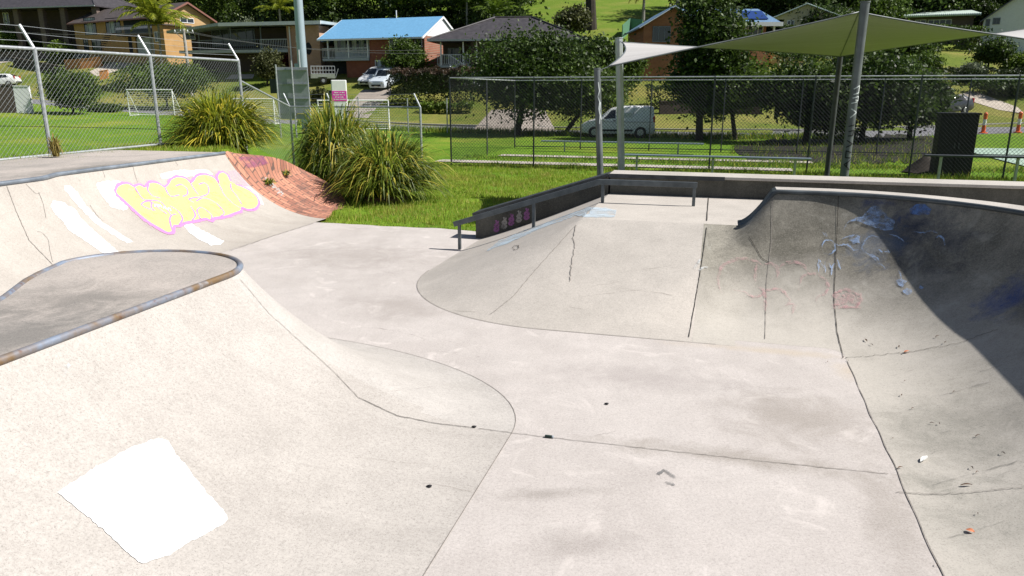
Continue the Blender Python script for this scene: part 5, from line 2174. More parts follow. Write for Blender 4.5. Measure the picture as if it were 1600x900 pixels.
# --- yellow brick house
h = House('two storey yellow brick house with a sunlit gable end behind the palm tree', (259, 84), 97, R(-31))
xl = h.f(121, 80)[0]
D = h.s(331, 60)[0]
ez = h.f(259, 24)[1]
h.box('wall', m_by, xl, 0, 0, D, -4, ez)
h.gable_x(xl, 0, 0, D, ez, 1.75, m_rbrown, m_by, .55, fascia=plain('brown_fascia', (.22, .10, .08), .6))
h.fwin((130, 28, 152, 54), frame=m_interior, curtain=.5, bars=2)
h.fwin((164, 29, 190, 52), frame=m_interior, bars=2, curtain=.3)
h.fwin((130, 62, 140, 80), frame=m_interior)
h.fwin((143, 62, 160, 82), frame=m_interior)
x0, z1 = h.f(192, 28)
x1, z0 = h.f(252, 52)
h.box('balcony_recess', m_interior, x0, x1, -.03, -.004, z0, z1)
h.box('balcony_floor', m_bgrey, x0, x1, -1.2, -.004, z0 - .2, z0)
h.balustrade(x0, x1, -1.15, z0, 1.0, m_rail_g)
x0, z1 = h.f(200, 58)
x1, z0 = h.f(250, 84)
h.box('garage_opening', m_interior, x0, x1, -.03, -.005, z0, z1)
h.box('garage_pillar', m_by, h.f(208, 60)[0], h.f(213, 60)[0], -.2, -.031, z0, z1)
h.box('roller_door', m_fascia, h.f(214, 60)[0], h.f(240, 60)[0], -.06, -.032, z0, z1 - .2)
h.swin((281, 27, 303, 37))
mb = MB()
for i in range(12):
    x = h.f(188, 50)[0] - i * .28
    mb.span(x - .14, x + .14, -2.0, -1.25, 2.6 - i * .24, 2.68 - i * .24)
mb.build('stairs', m_fdark, h.t)
# front porch wing lit by the sun
h2x0, h2x1 = 1.2, 4.6
h.box('porch_wall', m_by, .05, 2.2, -1.5, 2.0, -4, 3.2)
h.box('porch_roof', m_rbrown, -.2, 2.6, -1.8, 2.2, 3.2, 3.35)
h.win(.4, 1.5, 1.3, 2.5, -1.5)

# --- flat roofed house with carport
h = House('low house with a thin pale flat roof, dark balcony and peach brick end', (503, 122), 84, R(-13))
xl = h.f(282, 100)[0]
rz_ = h.f(420, 39)[1]
h.box('wall', m_bd, xl, 0, 2.4, 9, -3, rz_ - .1)
h.box('brick_end', m_bp, h.f(450, 80)[0], 0, 0, 2.395, -3, rz_ - .12)
mb = MB()
xm = h.f(350, 40)[0]
mb.add([(xl - .6, -1, rz_ - .75), (xm, -1, rz_ - .05), (.8, -1, rz_ - .05), (.8, 9.6, rz_ + .2), (xm, 9.6, rz_ + .2), (xl - .6, 9.6, rz_ - .55), (xl - .6, -1, rz_ - .45), (xm, -1, rz_ + .25), (.8, -1, rz_ + .25), (.8, 9.6, rz_ + .45), (xm, 9.6, rz_ + .45), (xl - .6, 9.6, rz_ - .3)],
       [(0, 5, 4, 1), (1, 4, 3, 2), (6, 7, 10, 11), (7, 8, 9, 10), (0, 1, 7, 6), (1, 2, 8, 7), (2, 3, 9, 8), (3, 4, 10, 9), (4, 5, 11, 10), (5, 0, 6, 11)])
r = mb.build('roof', m_rflat, h.t)
MB().span(xm, .8, -1.12, -1.005, rz_ - .12, rz_ + .24).build('fascia_board', m_wtrim, r)
zf = h.f(400, 79)[1]
h.box('balcony_floor', m_fascia, xl, h.f(450, 80)[0] - .02, 0, 2.38, zf - .2, zf + .1)
h.balustrade(h.f(407, 75)[0], h.f(449, 75)[0], .05, zf + .1, 1.05, m_rail_w, .2)
h.balustrade(h.f(310, 75)[0], h.f(406, 75)[0], .05, zf + .1, 1.05, m_rail_g, .25)
for px in (310, 360, 407):
    h.post(h.f(px, 60)[0], .12, zf + .1, rz_ - .1, .09, m_rail_g)
for px in (300, 405):
    h.post(h.f(px, 90)[0], .3, -2, zf - .2, .2, m_bd)
h.fwin((288, 48, 306, 62), y=2.4)
h.fwin((330, 46, 400, 72), y=2.4, bars=4, frame=m_rail_g)
h.post(h.f(455, 70)[0], -.15, -1.5, rz_ - .2, .12, m_wtrim, 'downpipe')
x, z = h.f(482, 76)
MB().lathe([(.75, 0), (.75, .04), (.0, .05)], n=20)
mb = MB()
mb.wheel((0, 0, 0), .85, .03, 24)
o = mb.build('arched_opening', m_interior, h.t)
o.location = (x, -.02, z)
o.scale = (.45, 1, .75)
h.fwin((462, 56, 476, 66))

# --- blue roof house
h = House('brick house with a bright blue steel roof and white gable above two parked cars', (665, 126), 78.5, R(-20))
xl = h.f(506, 100)[0]
ez = h.f(580, 57)[1]
D = 8.6
x_v = h.f(577, 70)[0]
zf = h.f(545, 91)[1]
h.box('wall', m_br, x_v, 0, 0, D, -4, ez)
h.box('rear_wall', m_whitew, xl, x_v - .01, 2.2, D, zf, ez)
h.box('undercroft', m_br, xl + 2.6, x_v - .01, .3, D, -4, zf - .26)
h.box('undercroft_dark', m_interior, xl, xl + 2.59, 1.8, D, -4, zf - .26)
h.gable_x(xl, 0, 0, D, ez, 2.0, m_rblue, m_whitew, .7, ohx=.15, fascia=m_wtrim)
h.box('veranda_floor', m_fascia, xl, x_v - .02, -.2, 2.19, zf - .25, zf)
h.balustrade(xl, x_v - .03, -.12, zf, 1.0, m_rail_w, .17)
for px in (513, 545, 575):
    h.post(h.f(px, 70)[0], -.1, zf, ez - .05, .12, m_wtrim)
h.fwin((526, 62, 552, 80), y=2.2, bars=1, curtain=.3)
h.fwin((556, 62, 576, 80), y=2.2, bars=1, curtain=.4)
h.fwin((608, 58, 640, 80), bars=3, curtain=.4)
h.fwin((586, 94, 602, 107), bars=1, curtain=.4)
h.fwin((648, 62, 660, 74), bars=0)
h.box('side_annex', m_bd, xl - 2.6, xl - .02, 2.0, 8, -4, ez - .7)
mb = MB()
mb.add([(xl - 3.2, 1.4, ez - .75), (xl - .1, 1.4, ez - .1), (xl - .1, 8.4, ez - .1), (xl - 3.2, 8.4, ez - .75), (xl - 3.2, 1.4, ez - .63), (xl - .1, 1.4, ez + .02), (xl - .1, 8.4, ez + .02), (xl - 3.2, 8.4, ez - .63)], [(0, 3, 2, 1), (4, 5, 6, 7), (0, 1, 5, 4), (1, 2, 6, 5), (2, 3, 7, 6), (3, 0, 4, 7)])
mb.build('side_roof', m_rblue, h.t)
MB().tube([(xl * .45, 4.3, ez + 1.9), (xl * .45, 4.3, ez + 2.9)], .06, 8).build('vent_pipe', m_wtrim, h.t)

# --- dark hip roof house behind the street trees
h = House('brick house with a dark tiled hip roof and white veranda stairs behind the street trees', (900, 130), 71.5, R(-8))
xl = h.f(684, 110)[0]
ez = h.f(800, 62)[1]
h.box('wall', m_bd, xl + 3.2, 0, 0, 9.5, -4, ez)
h.box('rear_wall', m_bd, xl, xl + 3.19, 2.4, 9.5, -4, ez)
h.hip(xl, 0, 0, 9.5, ez + .02, 2.35, m_rdark, .75)
zf = h.f(690, 102)[1]
h.box('veranda_floor', m_fascia, xl, xl + 3.18, -.1, 2.39, zf - .2, zf)
h.box('veranda_base', m_bd, xl + .1, xl + 3.0, .1, 2.38, -4, zf - .21)
h.balustrade(xl, xl + 3.1, -.05, zf, .95, m_rail_w, .17)
for px in (689, 724, 745):
    h.post(h.f(px, 80)[0], -.02, zf, ez - .15, .12, m_wtrim)
x0, x1 = h.f(703, 100)[0], h.f(752, 100)[0]
h.balustrade(x0, x1, -.5, zf, .95, m_rail_w, .2, 'stair_rail', slope=-.62)
mb = MB()
for i in range(12):
    x = x0 + (x1 - x0) * (i + .5) / 12
    mb.span(x - .16, x + .16, -1.3, -.56, zf - .62 * (x - x0) - .1, zf - .62 * (x - x0) - .02)
mb.build('stairs', m_fascia, h.t)
h.fwin((700, 75, 720, 98), y=2.4, frame=m_rail_g)
h.fwin((800, 75, 830, 95), frame=m_rail_g)

# --- brick house at the right with tile roof and solar panels
h = House('orange brown brick house with a white trimmed gable behind the shade sail', (1128, 142), 68, R(0))
xl = h.f(1003, 110)[0]
ez = h.f(1003, 40)[1]
xw = h.f(1096, 60)[0]
h.box('wall', m_bo, xl, xw, 0, 9, -4, ez)
h.gable_y(xl, xw, 0, 9, ez, 1.5, m_rtile, m_bo, .45, fascia=m_wtrim)
h.fwin((1020, 41, 1047, 66), bars=2, frame=m_rail_g)
xr, zt = h.f(1213, 36, 4)
z_r = h.f(1180, 36, 4)[1]
xm = h.f(1190, 60, 4)[0]
h.box('wing_wall', m_bo, xw + .01, xr - .4, 5.5, 11, -4, z_r)
h.box('wing_base', m_bo, xw + .01, xr - .4, 4, 5.49, -4, h.f(1180, 70, 4)[1])
zr2 = h.f(1180, 13, 7)[1]
mb = MB()
mb.add([(xw - .5, 3.6, z_r), (xr + .4, 3.6, z_r), (xr - .7, 7.5, zr2), (xw - .5, 7.5, zr2), (xr + .4, 11.4, z_r), (xw - .5, 11.4, z_r)], [(0, 1, 2, 3), (1, 4, 2), (3, 2, 4, 5), (0, 5, 4, 1), (0, 3, 5)])
r = mb.build('wing_roof', m_rtile, h.t)
MB().span(xw, xr + .45, 3.4, 3.58, z_r - .3, z_r + .05).build('fascia_board', m_wtrim, r)
k_ = (zr2 - z_r) / 3.9
xa, xb = h.f(1144, 25, 5)[0], h.f(1197, 25, 5)[0]
mb = MB()
mb.add([(xa, 4.3, z_r + k_ * .7 + .06), (xb, 4.3, z_r + k_ * .7 + .06), (xb, 6.5, z_r + k_ * 2.9 + .06), (xa, 6.5, z_r + k_ * 2.9 + .06), (xa, 4.3, z_r + k_ * .7 + .14), (xb, 4.3, z_r + k_ * .7 + .14), (xb, 6.5, z_r + k_ * 2.9 + .14), (xa, 6.5, z_r + k_ * 2.9 + .14)], [(0, 3, 2, 1), (4, 5, 6, 7), (0, 1, 5, 4), (1, 2, 6, 5), (2, 3, 7, 6), (3, 0, 4, 7)])
mb.build('solar_panel', m_solar, r)
for px in (1165, 1209):
    h.post(h.f(px, 50, 4)[0], 4, h.f(1180, 70, 4)[1], z_r - .2, .16, m_wtrim)
h.win(h.f(1168, 50, 5.5)[0], h.f(1192, 50, 5.5)[0], h.f(1180, 66, 5.5)[1], h.f(1180, 40, 5.5)[1], 5.5, bars=2)

# --- cream house and garage at the right
h = House('cream house with a pale gable roof right of the solar panels', (1262, 58), 88, R(-18))
xl = h.f(1224, 50)[0]
ez = h.f(1230, 30)[1]
h.box('wall', m_cream, xl, 0, 0, 7, -5, ez)
h.gable_y(xl - 1.5, 3.4, 0, 7, ez, 1.5, m_rgreen, m_cream, .4, fascia=m_wtrim)
h.fwin((1230, 32, 1240, 48), frame=m_wtrim)
h = House('cream panelled garage below the sail beside the brick house', (1254, 112), 74, R(0), cat='garage', name='garage')
xl = h.f(1206, 100)[0]
ez = h.f(1230, 80)[1]
h.box('wall', m_cream, xl, 0, 0, 6, -3, ez)
h.box('roof', m_rflat, xl - .3, .3, -.4, 6.3, ez, ez + .15)
for i in range(5):
    x = xl + (0 - xl) * (i + .5) / 5
    h.box('door_panel', plain('tan_panel', (.48, .36, .18), .7), x - abs(xl) / 10 + .05, x + abs(xl) / 10 - .05, -.04, -.004, .2, ez - .2)

# --- pale green flat roof house
h = House('long low house with a pale green corrugated roof above the sail', (1516, 70), 90, R(-22))
xl = h.f(1390, 60)[0]
ez = h.f(1450, 27)[1]
h.box('wall', m_bgrey, xl, 0, .2, 7, -5, ez)
mb = MB()
mb.add([(xl - .5, -.8, ez), (.5, -.8, ez), (.5, 7.5, ez + 1.1), (xl - .5, 7.5, ez + 1.1), (xl - .5, -.8, ez + .25), (.5, -.8, ez + .25), (.5, 7.5, ez + 1.35), (xl - .5, 7.5, ez + 1.35)], [(0, 3, 2, 1), (4, 5, 6, 7), (0, 1, 5, 4), (1, 2, 6, 5), (2, 3, 7, 6), (3, 0, 4, 7)])
r = mb.build('roof', m_rgreen, h.t)
MB().tube([(xl - .5, -.85, ez + .12), (.5, -.85, ez + .12)], .16, 10).build('gutter', m_rgreen, r, smooth='auto')
h.fwin((1430, 31, 1446, 42), y=.2)
h.fwin((1450, 31, 1485, 46), y=.2, bars=3)
h.fwin((1418, 68, 1440, 88), y=.2, bars=2, frame=m_rail_g)
h.fwin((1477, 69, 1494, 84), y=.2, pane=plain('tan_blind', (.50, .33, .13), .7))
h.post(h.f(1441, 75)[0], -.3, -3, h.f(1441, 60)[1], .16, m_wtrim)

# --- white gable house at the right edge
h = House('white weatherboard gable house at the right edge of the hillside', (1640, 92), 84, R(-30))
xl = h.f(1533, 60)[0]
ez = h.f(1533, 31)[1]
h.box('wall', m_whitew, xl, 0, 0, 9, -5, ez)
h.gable_y(xl, 0, 0, 9, ez, (0 - xl) * .40, m_rdark, m_whitew, .35, fascia=m_rail_g)
h.fwin((1552, 28, 1562, 38), bars=1, frame=m_rail_g)
h.fwin((1541, 30, 1546, 41), bars=0, frame=m_rail_g)
h.fwin((1572, 68, 1580, 78), bars=0, frame=m_rail_g)

# --- small shed on the hill
h = House('small grey green shed in the forest clearing above the blue roof', (611, 14), 150, R(-10), cat='shed', name='shed')
xl = h.f(592, 14)[0]
ez = h.f(600, 3)[1]
h.box('wall', m_fascia, xl, 0, 0, 3, -2, ez)
h.gable_y(xl, 0, 0, 3, ez, .9, m_rgreen, m_fascia, .25)

# green steel fence beside the brick house
m_gf = roofmat('green_steel_panel', (.10, .22, .14), 3.0, .1, .5)
t = thing('panel_fence', 'green corrugated steel fence left of the orange brown brick house', 'fence', hit(985, 60)[0])
pts = []
for px, py in ((972, 62), (984, 50), (1002, 52)):
    q, _ = hit(px, py)
    pts.append(q)
for q, s in zip(pts, pts[1:]):
    MB().bar(q + Vector((0, 0, .6)), s + Vector((0, 0, .6)), .06, 1.9).build('panel', m_gf, t, True)
for q in pts:
    MB().bar(q - Vector((0, 0, .4)), q + Vector((0, 0, 1.6)), .09, .09).build('post', m_gf, t, True)
# ------------------------------------------------------------------ driveways and low walls
def sheet(name, label, poly, mat, off=.03, step=10):
    me = MB()
    o = paint(name, [poly], mat, None, off, step)
    return tag(o, label, 'driveway', kind='structure')


m_drive = concrete('driveway_concrete', (.33, .29, .25), (.20, .17, .15), .4)
m_drivel = concrete('pale_driveway', (.50, .44, .37), (.36, .31, .26), .3)
sheet('driveway', 'concrete driveway under two parked cars', [(530, 182), (548, 160), (566, 141), (612, 139), (610, 150), (592, 165), (575, 185)], m_drive)
sheet('driveway', 'wide concrete driveway behind the street trees', [(738, 205), (768, 172), (850, 170), (868, 205)], m_drive)
sheet('driveway', 'pale driveway in front of the yellow brick house', [(140, 112), (170, 98), (216, 95), (216, 100), (180, 112), (150, 120)], m_drivel)
sheet('driveway', 'pale concrete apron in front of the dark carport', [(352, 124), (362, 117), (398, 116), (395, 123)], m_drivel)
sheet('driveway', 'grey gravel drive at the far left', [(-20, 92), (30, 80), (60, 74), (62, 80), (20, 96), (-20, 102)], m_drivel)
sheet('driveway', 'grey drive running up the right hand hillside', [(1490, 150), (1520, 142), (1590, 168), (1600, 178), (1560, 172)], m_drivel)


def low_wall(label, pts, h_, w, mat, name='retaining_wall'):
    P = [hit(*p)[0] for p in pts]
    t = thing(name, label, 'wall', P[0])
    mb = MB()
    rows = []
    for i, p in enumerate(P):
        d = P[min(i + 1, len(P) - 1)] - P[max(0, i - 1)]
        n = Vector((-d.y, d.x, 0)).normalized() * w / 2
        rows.append([p + n - Vector((0, 0, .5)), p + n + Vector((0, 0, h_)), p - n + Vector((0, 0, h_)), p - n - Vector((0, 0, .5))])
    mb.grid(rows, True)
    mb.f += [(0, 1, 2, 3), tuple(len(mb.v) - 1 - i for i in range(4))]
    mb.build('wall', mat, t, True)
    rows = []
    for i, p in enumerate(P):
        d = P[min(i + 1, len(P) - 1)] - P[max(0, i - 1)]
        n = Vector((-d.y, d.x, 0)).normalized() * (w / 2 + .04)
        rows.append([p + n + Vector((0, 0, h_)), p + n + Vector((0, 0, h_ + .08)), p - n + Vector((0, 0, h_ + .08)), p - n + Vector((0, 0, h_))])
    MB().grid(rows, True).build('coping', mat, t, True)
    return t


m_orangew = brickmat('orange_brick', (.62, .26, .07), (.52, .2, .05), (.45, .3, .16))
low_wall('orange brick retaining wall below the yellow brick house', [(104, 108), (128, 107), (160, 104)], 1.1, .4, m_orangew)
low_wall('small orange brick pier beside the pale driveway', [(157, 124), (170, 122)], .9, .4, m_orangew)
low_wall('dark paling wall across the left lawn', [(22, 102), (62, 110), (104, 118)], 1.0, .2, m_bd)
ground_patch = paint('shaded_soil_patch', [wobble([(1150, 230), (1190, 222), (1260, 214), (1360, 212), (1462, 214), (1474, 236), (1460, 252), (1380, 254), (1300, 258), (1230, 250), (1180, 252), (1150, 242)], 3.5, 5, seed=4)], plain('shade_dark_soil', (.016, .015, .010), .95, 0, .5, 7, bump=.6), None, .025, 8)  # dark sheet on the grass: bare soil with tree shade put into its colour
tag(ground_patch, 'dark patch of bare soil and painted tree shade by the court', 'ground patch', kind='structure')
low_wall('dark brick wall behind the hedge along the slope', [(1030, 178), (1100, 176), (1190, 178)], .9, .3, m_bd)
t = low_wall('low white rendered street wall at the far left', [(28, 176), (52, 176)], 2.0, .3, m_whitew)
low_wall('dark low garage wall at the far left', [(-40, 176), (0, 176), (27, 176)], 2.1, .3, m_bd)


# ------------------------------------------------------------------ parked cars and trailer
def put_car(label, cat, st, win, px, py, rz, pm, Wd, wheels, wr, group=None, pitch=0.0):
    p, _ = hit(px, py)
    return car('parked_car', label, cat, st, win, p + Vector((0, 0, .02)), rz, pm, Wd, wheels, wr, 0, group, pitch)


put_car('white hatchback on the driveway, the farther of two cars below the blue roof', 'car', HATCH, HWIN, 570, 137, R(66), m_cw, 1.76, (.85, 3.4), .31, None, R(-13))
put_car('silver white four wheel drive on the driveway in front of the white hatchback', 'car', SUV, SWIN, 589, 143, R(70), m_cs, 1.86, (.92, 3.75), .38, None, R(-13))
put_car('dark car with reflections parked on the right hillside', 'car', HATCH, HWIN, 1436, 182, R(14), m_cd, 1.76, (.85, 3.4), .31, None, R(-3))
put_car('white car cut off by the left edge of the picture', 'car', HATCH, HWIN, -28, 138, R(10), m_cw, 1.76, (.85, 3.4), .31, None, R(-4))
put_car('dark car in front of the yellow brick house', 'car', HATCH, HWIN, 118, 96, R(10), m_cd, 1.76, (.85, 3.4), .31)

p, _ = hit(506, 131)
m_trl = plain('trailer_grey_green', (.30, .33, .28), .5, .2, .15)
t = thing('box_trailer', 'grey box trailer with mesh cage sides on the lawn left of the cars', 'trailer', p, R(12))
mb = MB()
mb.span(-1.2, 1.2, -.7, .7, .55, .62).span(-1.2, 1.2, -.74, -.7, .55, .98).span(-1.2, 1.2, .7, .74, .55, .98).span(-1.24, -1.2, -.74, .74, .55, .98)
mb.build('tray', m_trl, t)
for y in (-.72, .72):
    mb = MB()
    for z in (1.0, 1.35, 1.75):
        mb.tube([(-1.2, y, z), (1.2, y, z)], .03, 6)
    for i in range(9):
        mb.tube([(-1.2 + .3 * i, y, .98), (-1.2 + .3 * i, y, 1.75)], .018 if i % 4 else .03, 6)
    mb.build('mesh_cage', m_fpost, t)
mb = MB()
mb.bar((1.24, -.7, .62), (1.55, -.7, 1.5), .05, .05).bar((1.24, .7, .62), (1.55, .7, 1.5), .05, .05)
for i in range(5):
    f = i / 4
    mb.bar((1.24 + .31 * f, -.7, .62 + .88 * f), (1.24 + .31 * f, .7, .62 + .88 * f), .04, .04)
mb.build('tailgate', m_fpost, t)
for y in (-.86, .86):
    w_ = MB().wheel((0, y, .32), .32, .18, 20).build('tyre', m_tyre, t, smooth='auto')
    MB().wheel((0, y, .32), .18, .2, 16).build('rim', m_rim, w_, smooth='auto')
    MB().span(-.45, .45, y - .12, y + .12, .68, .72).build('mudguard', m_trl, t)
mb = MB()
mb.bar((-1.2, -.5, .5), (-2.2, 0, .45), .06, .08).bar((-1.2, .5, .5), (-2.2, 0, .45), .06, .08)
mb.build('drawbar', m_fdark, t)

# ------------------------------------------------------------------ power pole and cables
p, _ = hit(294, 112)
p = Py(294, 100, 80)
p.z = ground_z(p.x, p.y)
H = Py(289, 45, p.y).z - p.z
t = thing('power_pole', 'pale timber power pole with a crossarm in front of the flat roofed house', 'power pole', p)
MB().tube([(0, 0, -.3), (-.1, 0, H)], .16, 10, radii=[.19, .14]).build('shaft', plain('weathered_timber', (.36, .34, .31), .9, 0, .2, 8), t, smooth='auto')
MB().bar((-1.1, 0, H - .35), (.9, 0, H - .35), .1, .12).build('crossarm', plain('pale_timber', (.45, .44, .42), .9), t)
for x in (-1.0, -.4, .3, .8):
    MB().lathe([(.05, 0), (.07, .08), (.03, .2), (.0, .22)], (x, 0, H - .29), 8).build('insulator', m_whitew, t)
MB().bar((-.1, -.05, H - 1.1), (-.9, -.05, H - .4), .05, .05).build('brace', m_fpost, t)
top = p + Vector((0, 0, H - .12))
for i, (q, lab) in enumerate(((Py(660, 78, 66), 'power cable sagging across the blue roofed house, upper one'), (Py(690, 83, 66), 'power cable sagging across the blue roofed house, lower one'), (Py(-60, 40, 90), 'power cable running left from the timber pole'))):
    a_ = top + Vector((-.8 + .6 * i, 0, 0))
    pts = [a_.lerp(q, s) - Vector((0, 0, 4 * s * (1 - s) * .7)) for s in lin(0, 1, 24)]
    o = MB().tube(pts, .016, 5).build('power_cable', plain('cable_grey', (.22, .22, .22), .6))
    tag(o, lab, 'cable')

# ------------------------------------------------------------------ trees and shrubs
tree('street_tree', 'tall dense dark tree rising above the white van and the sail', 1092, 222, -30, 126, 'dark', .20, 460, 24, .86, None, 43, .20, depth=1.0)
tree('street_tree', 'broad mid green tree on a dark trunk under the sail edge', 1148, 222, 74, 200, 'mid', .18, 400, 22, .76, None, 43.5, .13, depth=.8, crown_px=1130)
tree('street_tree', 'wide dark tree on a single trunk in front of the dark hip roof', 808, 212, 36, 235, 'dark', .19, 520, 24, .86, None, 48, .2, depth=.9, crown_px=822)
tree('street_tree', 'leaning mid green tree left of the short grey sail pole', 884, 216, 96, 170, 'mid', .18, 300, 22, .76, None, 48.5, .14, depth=.8, lean=(.8, 0), crown_px=910)
tree('tree', 'rounded dark glossy tree beside the two parked cars', 634, 128, 60, 68, 'mid', .22, 160, 22, .92, trunk_r=.12)
tree('shrub', 'golden leaved shrub against the blue roofed house', 650, 82, 54, 22, 'gold', .2, 40, 14, .9)
tree('shrub', 'bright green shrub on top of the long hedge', 678, 126, 104, 48, 'bright', .22, 70, 18, .95)
tree('shrub', 'round olive shrub in front of the dark carport', 418, 134, 73, 50, 'olive', .2, 130, 22, .94)
tree('shrub', 'red leaved shrub behind the scoreboard', 446, 116, 84, 26, 'red', .22, 40, 16, .95)
tree('shrub', 'dark bushy shrub left of the second fence post', 115, 178, 103, 92, 'mid', .2, 190, 22, .95)
tree('shrub', 'broad leafy shrub behind the fence between its second and third posts', 262, 172, 97, 165, 'mid', .2, 330, 22, .95)
tree('shrub', 'bright rounded shrub below the dark veranda house', 97, 98, 60, 42, 'bright', .26, 70, 18, .95)
tree('shrub', 'dark shrub at the far left below the veranda pillars', 20, 88, 36, 80, 'mid', .28, 120, 20, .95)
tree('shrub', 'small shrub between the far left shrub and the bright rounded one', 62, 84, 62, 40, 'bright', .25, 50, 16, .95)
tree('tree', 'dark tree between the hip roofed house and the brick house', 940, 150, 52, 110, 'dark', .26, 200, 22, .9)
tree('tree', 'yellowish fine leaved tree beside the leaning dark trunk on the hill', 893, 62, 8, 60, 'olive', .3, 120, 18, .85)
tree('tree', 'mid green tree against the green steel fence', 972, 150, 72, 76, 'mid', .25, 130, 20, .92)
tree('tree', 'dark tree right of the brick house under the sail, left one', 1258, 225, 80, 150, 'dark', .20, 360, 24, .93, None, 40, .15)
tree('tree', 'dark tree behind the graffitied pole under the sail', 1345, 225, 74, 160, 'dark', .20, 400, 24, .93, None, 41, .15)
tree('tree', 'very dark tree left of the black cabinet', 1420, 222, 92, 120, 'dark', .20, 300, 24, .93, None, 43, .14)
tree('shrub', 'mid green shrub in the garden right of the graffitied pole', 1440, 122, 80, 60, 'mid', .22, 100, 18, .95)
tree('shrub', 'pale grey leaved shrub in the right hand garden', 1512, 124, 98, 50, 'pale', .2, 80, 18, .95)
tree('tree', 'dark garden tree under the right end of the sail', 1542, 118, 56, 70, 'dark', .22, 150, 20, .75)
tree('shrub', 'yellow green shrub in the garden at the right edge', 1585, 122, 84, 60, 'bright', .22, 100, 18, .95)
tree('shrub', 'dark shrub above the road at the right edge', 1570, 150, 122, 90, 'dark', .25, 110, 18, .95)
tree('shrub', 'pale spiky shrub behind the flat roofed house', 378, 48, 24, 40, 'pale', .3, 50, 16, .95, None, 104)
tree('shrub', 'dark shrub beside the blue roofed house annex', 503, 112, 64, 34, 'dark', .25, 70, 18, .93)
tree('shrub', 'low dark shrub at the foot of the third fence post', 505, 160, 138, 44, 'olive', .2, 60, 18, .95)
tree('shrub', 'dark shrub on the road verge below the broad leafy shrub', 170, 190, 166, 60, 'dark', .2, 70, 18, .95, None, 64)
palm('twin trunked palm with yellow green fronds in front of the yellow brick house', 247, 104, 24, 'yellow', 4.3, 20, 86, .13, trunks=2)
palm('light green palm behind the flat roofed house', 440, 62, 14, 'yellow', 3.4, 16, 105, .15)
palm('pale palm crown above the dark hip roof', 772, 60, 22, 'bright', 3.6, 16, 98, .15)
palm('tall grey trunked palm on the grassy hill, left one', 1005, 33, -6, 'gold', 3.0, 14, None, .20)
palm('tall grey trunked palm on the grassy hill beside the dark tree', 1058, 26, -40, 'bright', 3.2, 14, None, .24)
palm('palm with drooping fronds left of the pale palm crown', 730, 50, 4, 'mid', 3.8, 16, 104, .15)
palm('palm rising behind the yellow gable at the left', 470, 50, 6, 'mid', 3.4, 14, 112, .15)
p, _ = hit(924, 46)
t = thing('bare_tree', 'leaning dark trunk with a pale edge on the hill grass', 'tree', p)
MB().tube([(0, 0, -.4), (-.2, .2, 4), (.6, .4, 9)], .6, 10, radii=[.75, .6, .5]).build('trunk', m_barkd, t, smooth='auto')
C = clumps(3.2, 3, 2.2, 90, 16, .5, 77) + np.array([.6, .4, 10])
o = bpy.data.objects.new('crown', quad_mesh('crown', leaf_quads(C, .35, 5), LEAF['mid']))
COL.objects.link(o)
o.parent = t


for px, b_, tp, w_, kd, lab in ((1285, 66, -4, 110, 'dark', 'dark tree on the hillside directly above the middle of the sail'), (1375, 60, -14, 100, 'mid', 'green tree behind the left end of the pale green roof'), (1318, 84, 30, 90, 'dark', 'dark tree just above the sail left of the graffitied pole'),
                             (1472, 40, -30, 90, 'pale', 'grey leaved tree rising behind the pale green roof'), (1528, 58, -6, 60, 'dark', 'dark tree between the pale green roof and the white gable house'), (1408, 100, 60, 90, 'dark', 'dark shrubby tree under the sail below the pale green roofed house')):
    tree('tree', lab, px, b_, tp, w_, kd, .28, 200, 22, .92)
# long hedge: leaves filling a box, clipped flat on top
def hedge(label, px0, px1, py, hgt, dep, kind, leaf, n, topkind=None, seed=1, name='hedge', cat='hedge'):
    g = np.random.default_rng(seed)
    P0, P1 = hit(px0, py)[0], hit(px1, py)[0]
    t = thing(name, label, cat, (P0 + P1) / 2)
    d = P1 - P0
    u = g.uniform(0, 1, n)
    v = g.uniform(0, 1, n)
    w_ = g.uniform(0, 1, n)
    shell = g.random(n)
    w_ = np.where(shell < .4, 1 - np.abs(g.normal(0, .05, n)), w_)
    v = np.where((shell > .4) & (shell < .8), np.abs(g.normal(0, .08, n)), v)
    wob = .12 * np.sin(u * 40 + 1) + .10 * np.sin(u * 17)
    C = np.zeros((n, 3))
    nn = Vector((-d.y, d.x, 0)).normalized()
    for i in range(3):
        C[:, i] = P0[i] - (P0[i] + P1[i]) / 2 + d[i] * u + nn[i] * (v * dep + wob * .6)
    base = np.array([ground_z(P0.x + d.x * q + nn.x * r_ * dep, P0.y + d.y * q + nn.y * r_ * dep) for q, r_ in zip(u, v)]) - (P0.z + P1.z) / 2
    C[:, 2] = base * .6 + C[:, 2] * .4 + (hgt + wob) * w_
    sel = w_ > .93 if topkind else np.zeros(n, bool)
    for nm, m_, kd in (('foliage', ~sel, kind), ('new_growth', sel, topkind)):
        if m_.any():
            o = bpy.data.objects.new(nm, quad_mesh(nm, leaf_quads(C[m_], leaf, seed), LEAF[kd]))
            COL.objects.link(o)
            o.parent = t
            if kd == 'rust':
                o['label'] = 'reddish new growth on top'
    return t


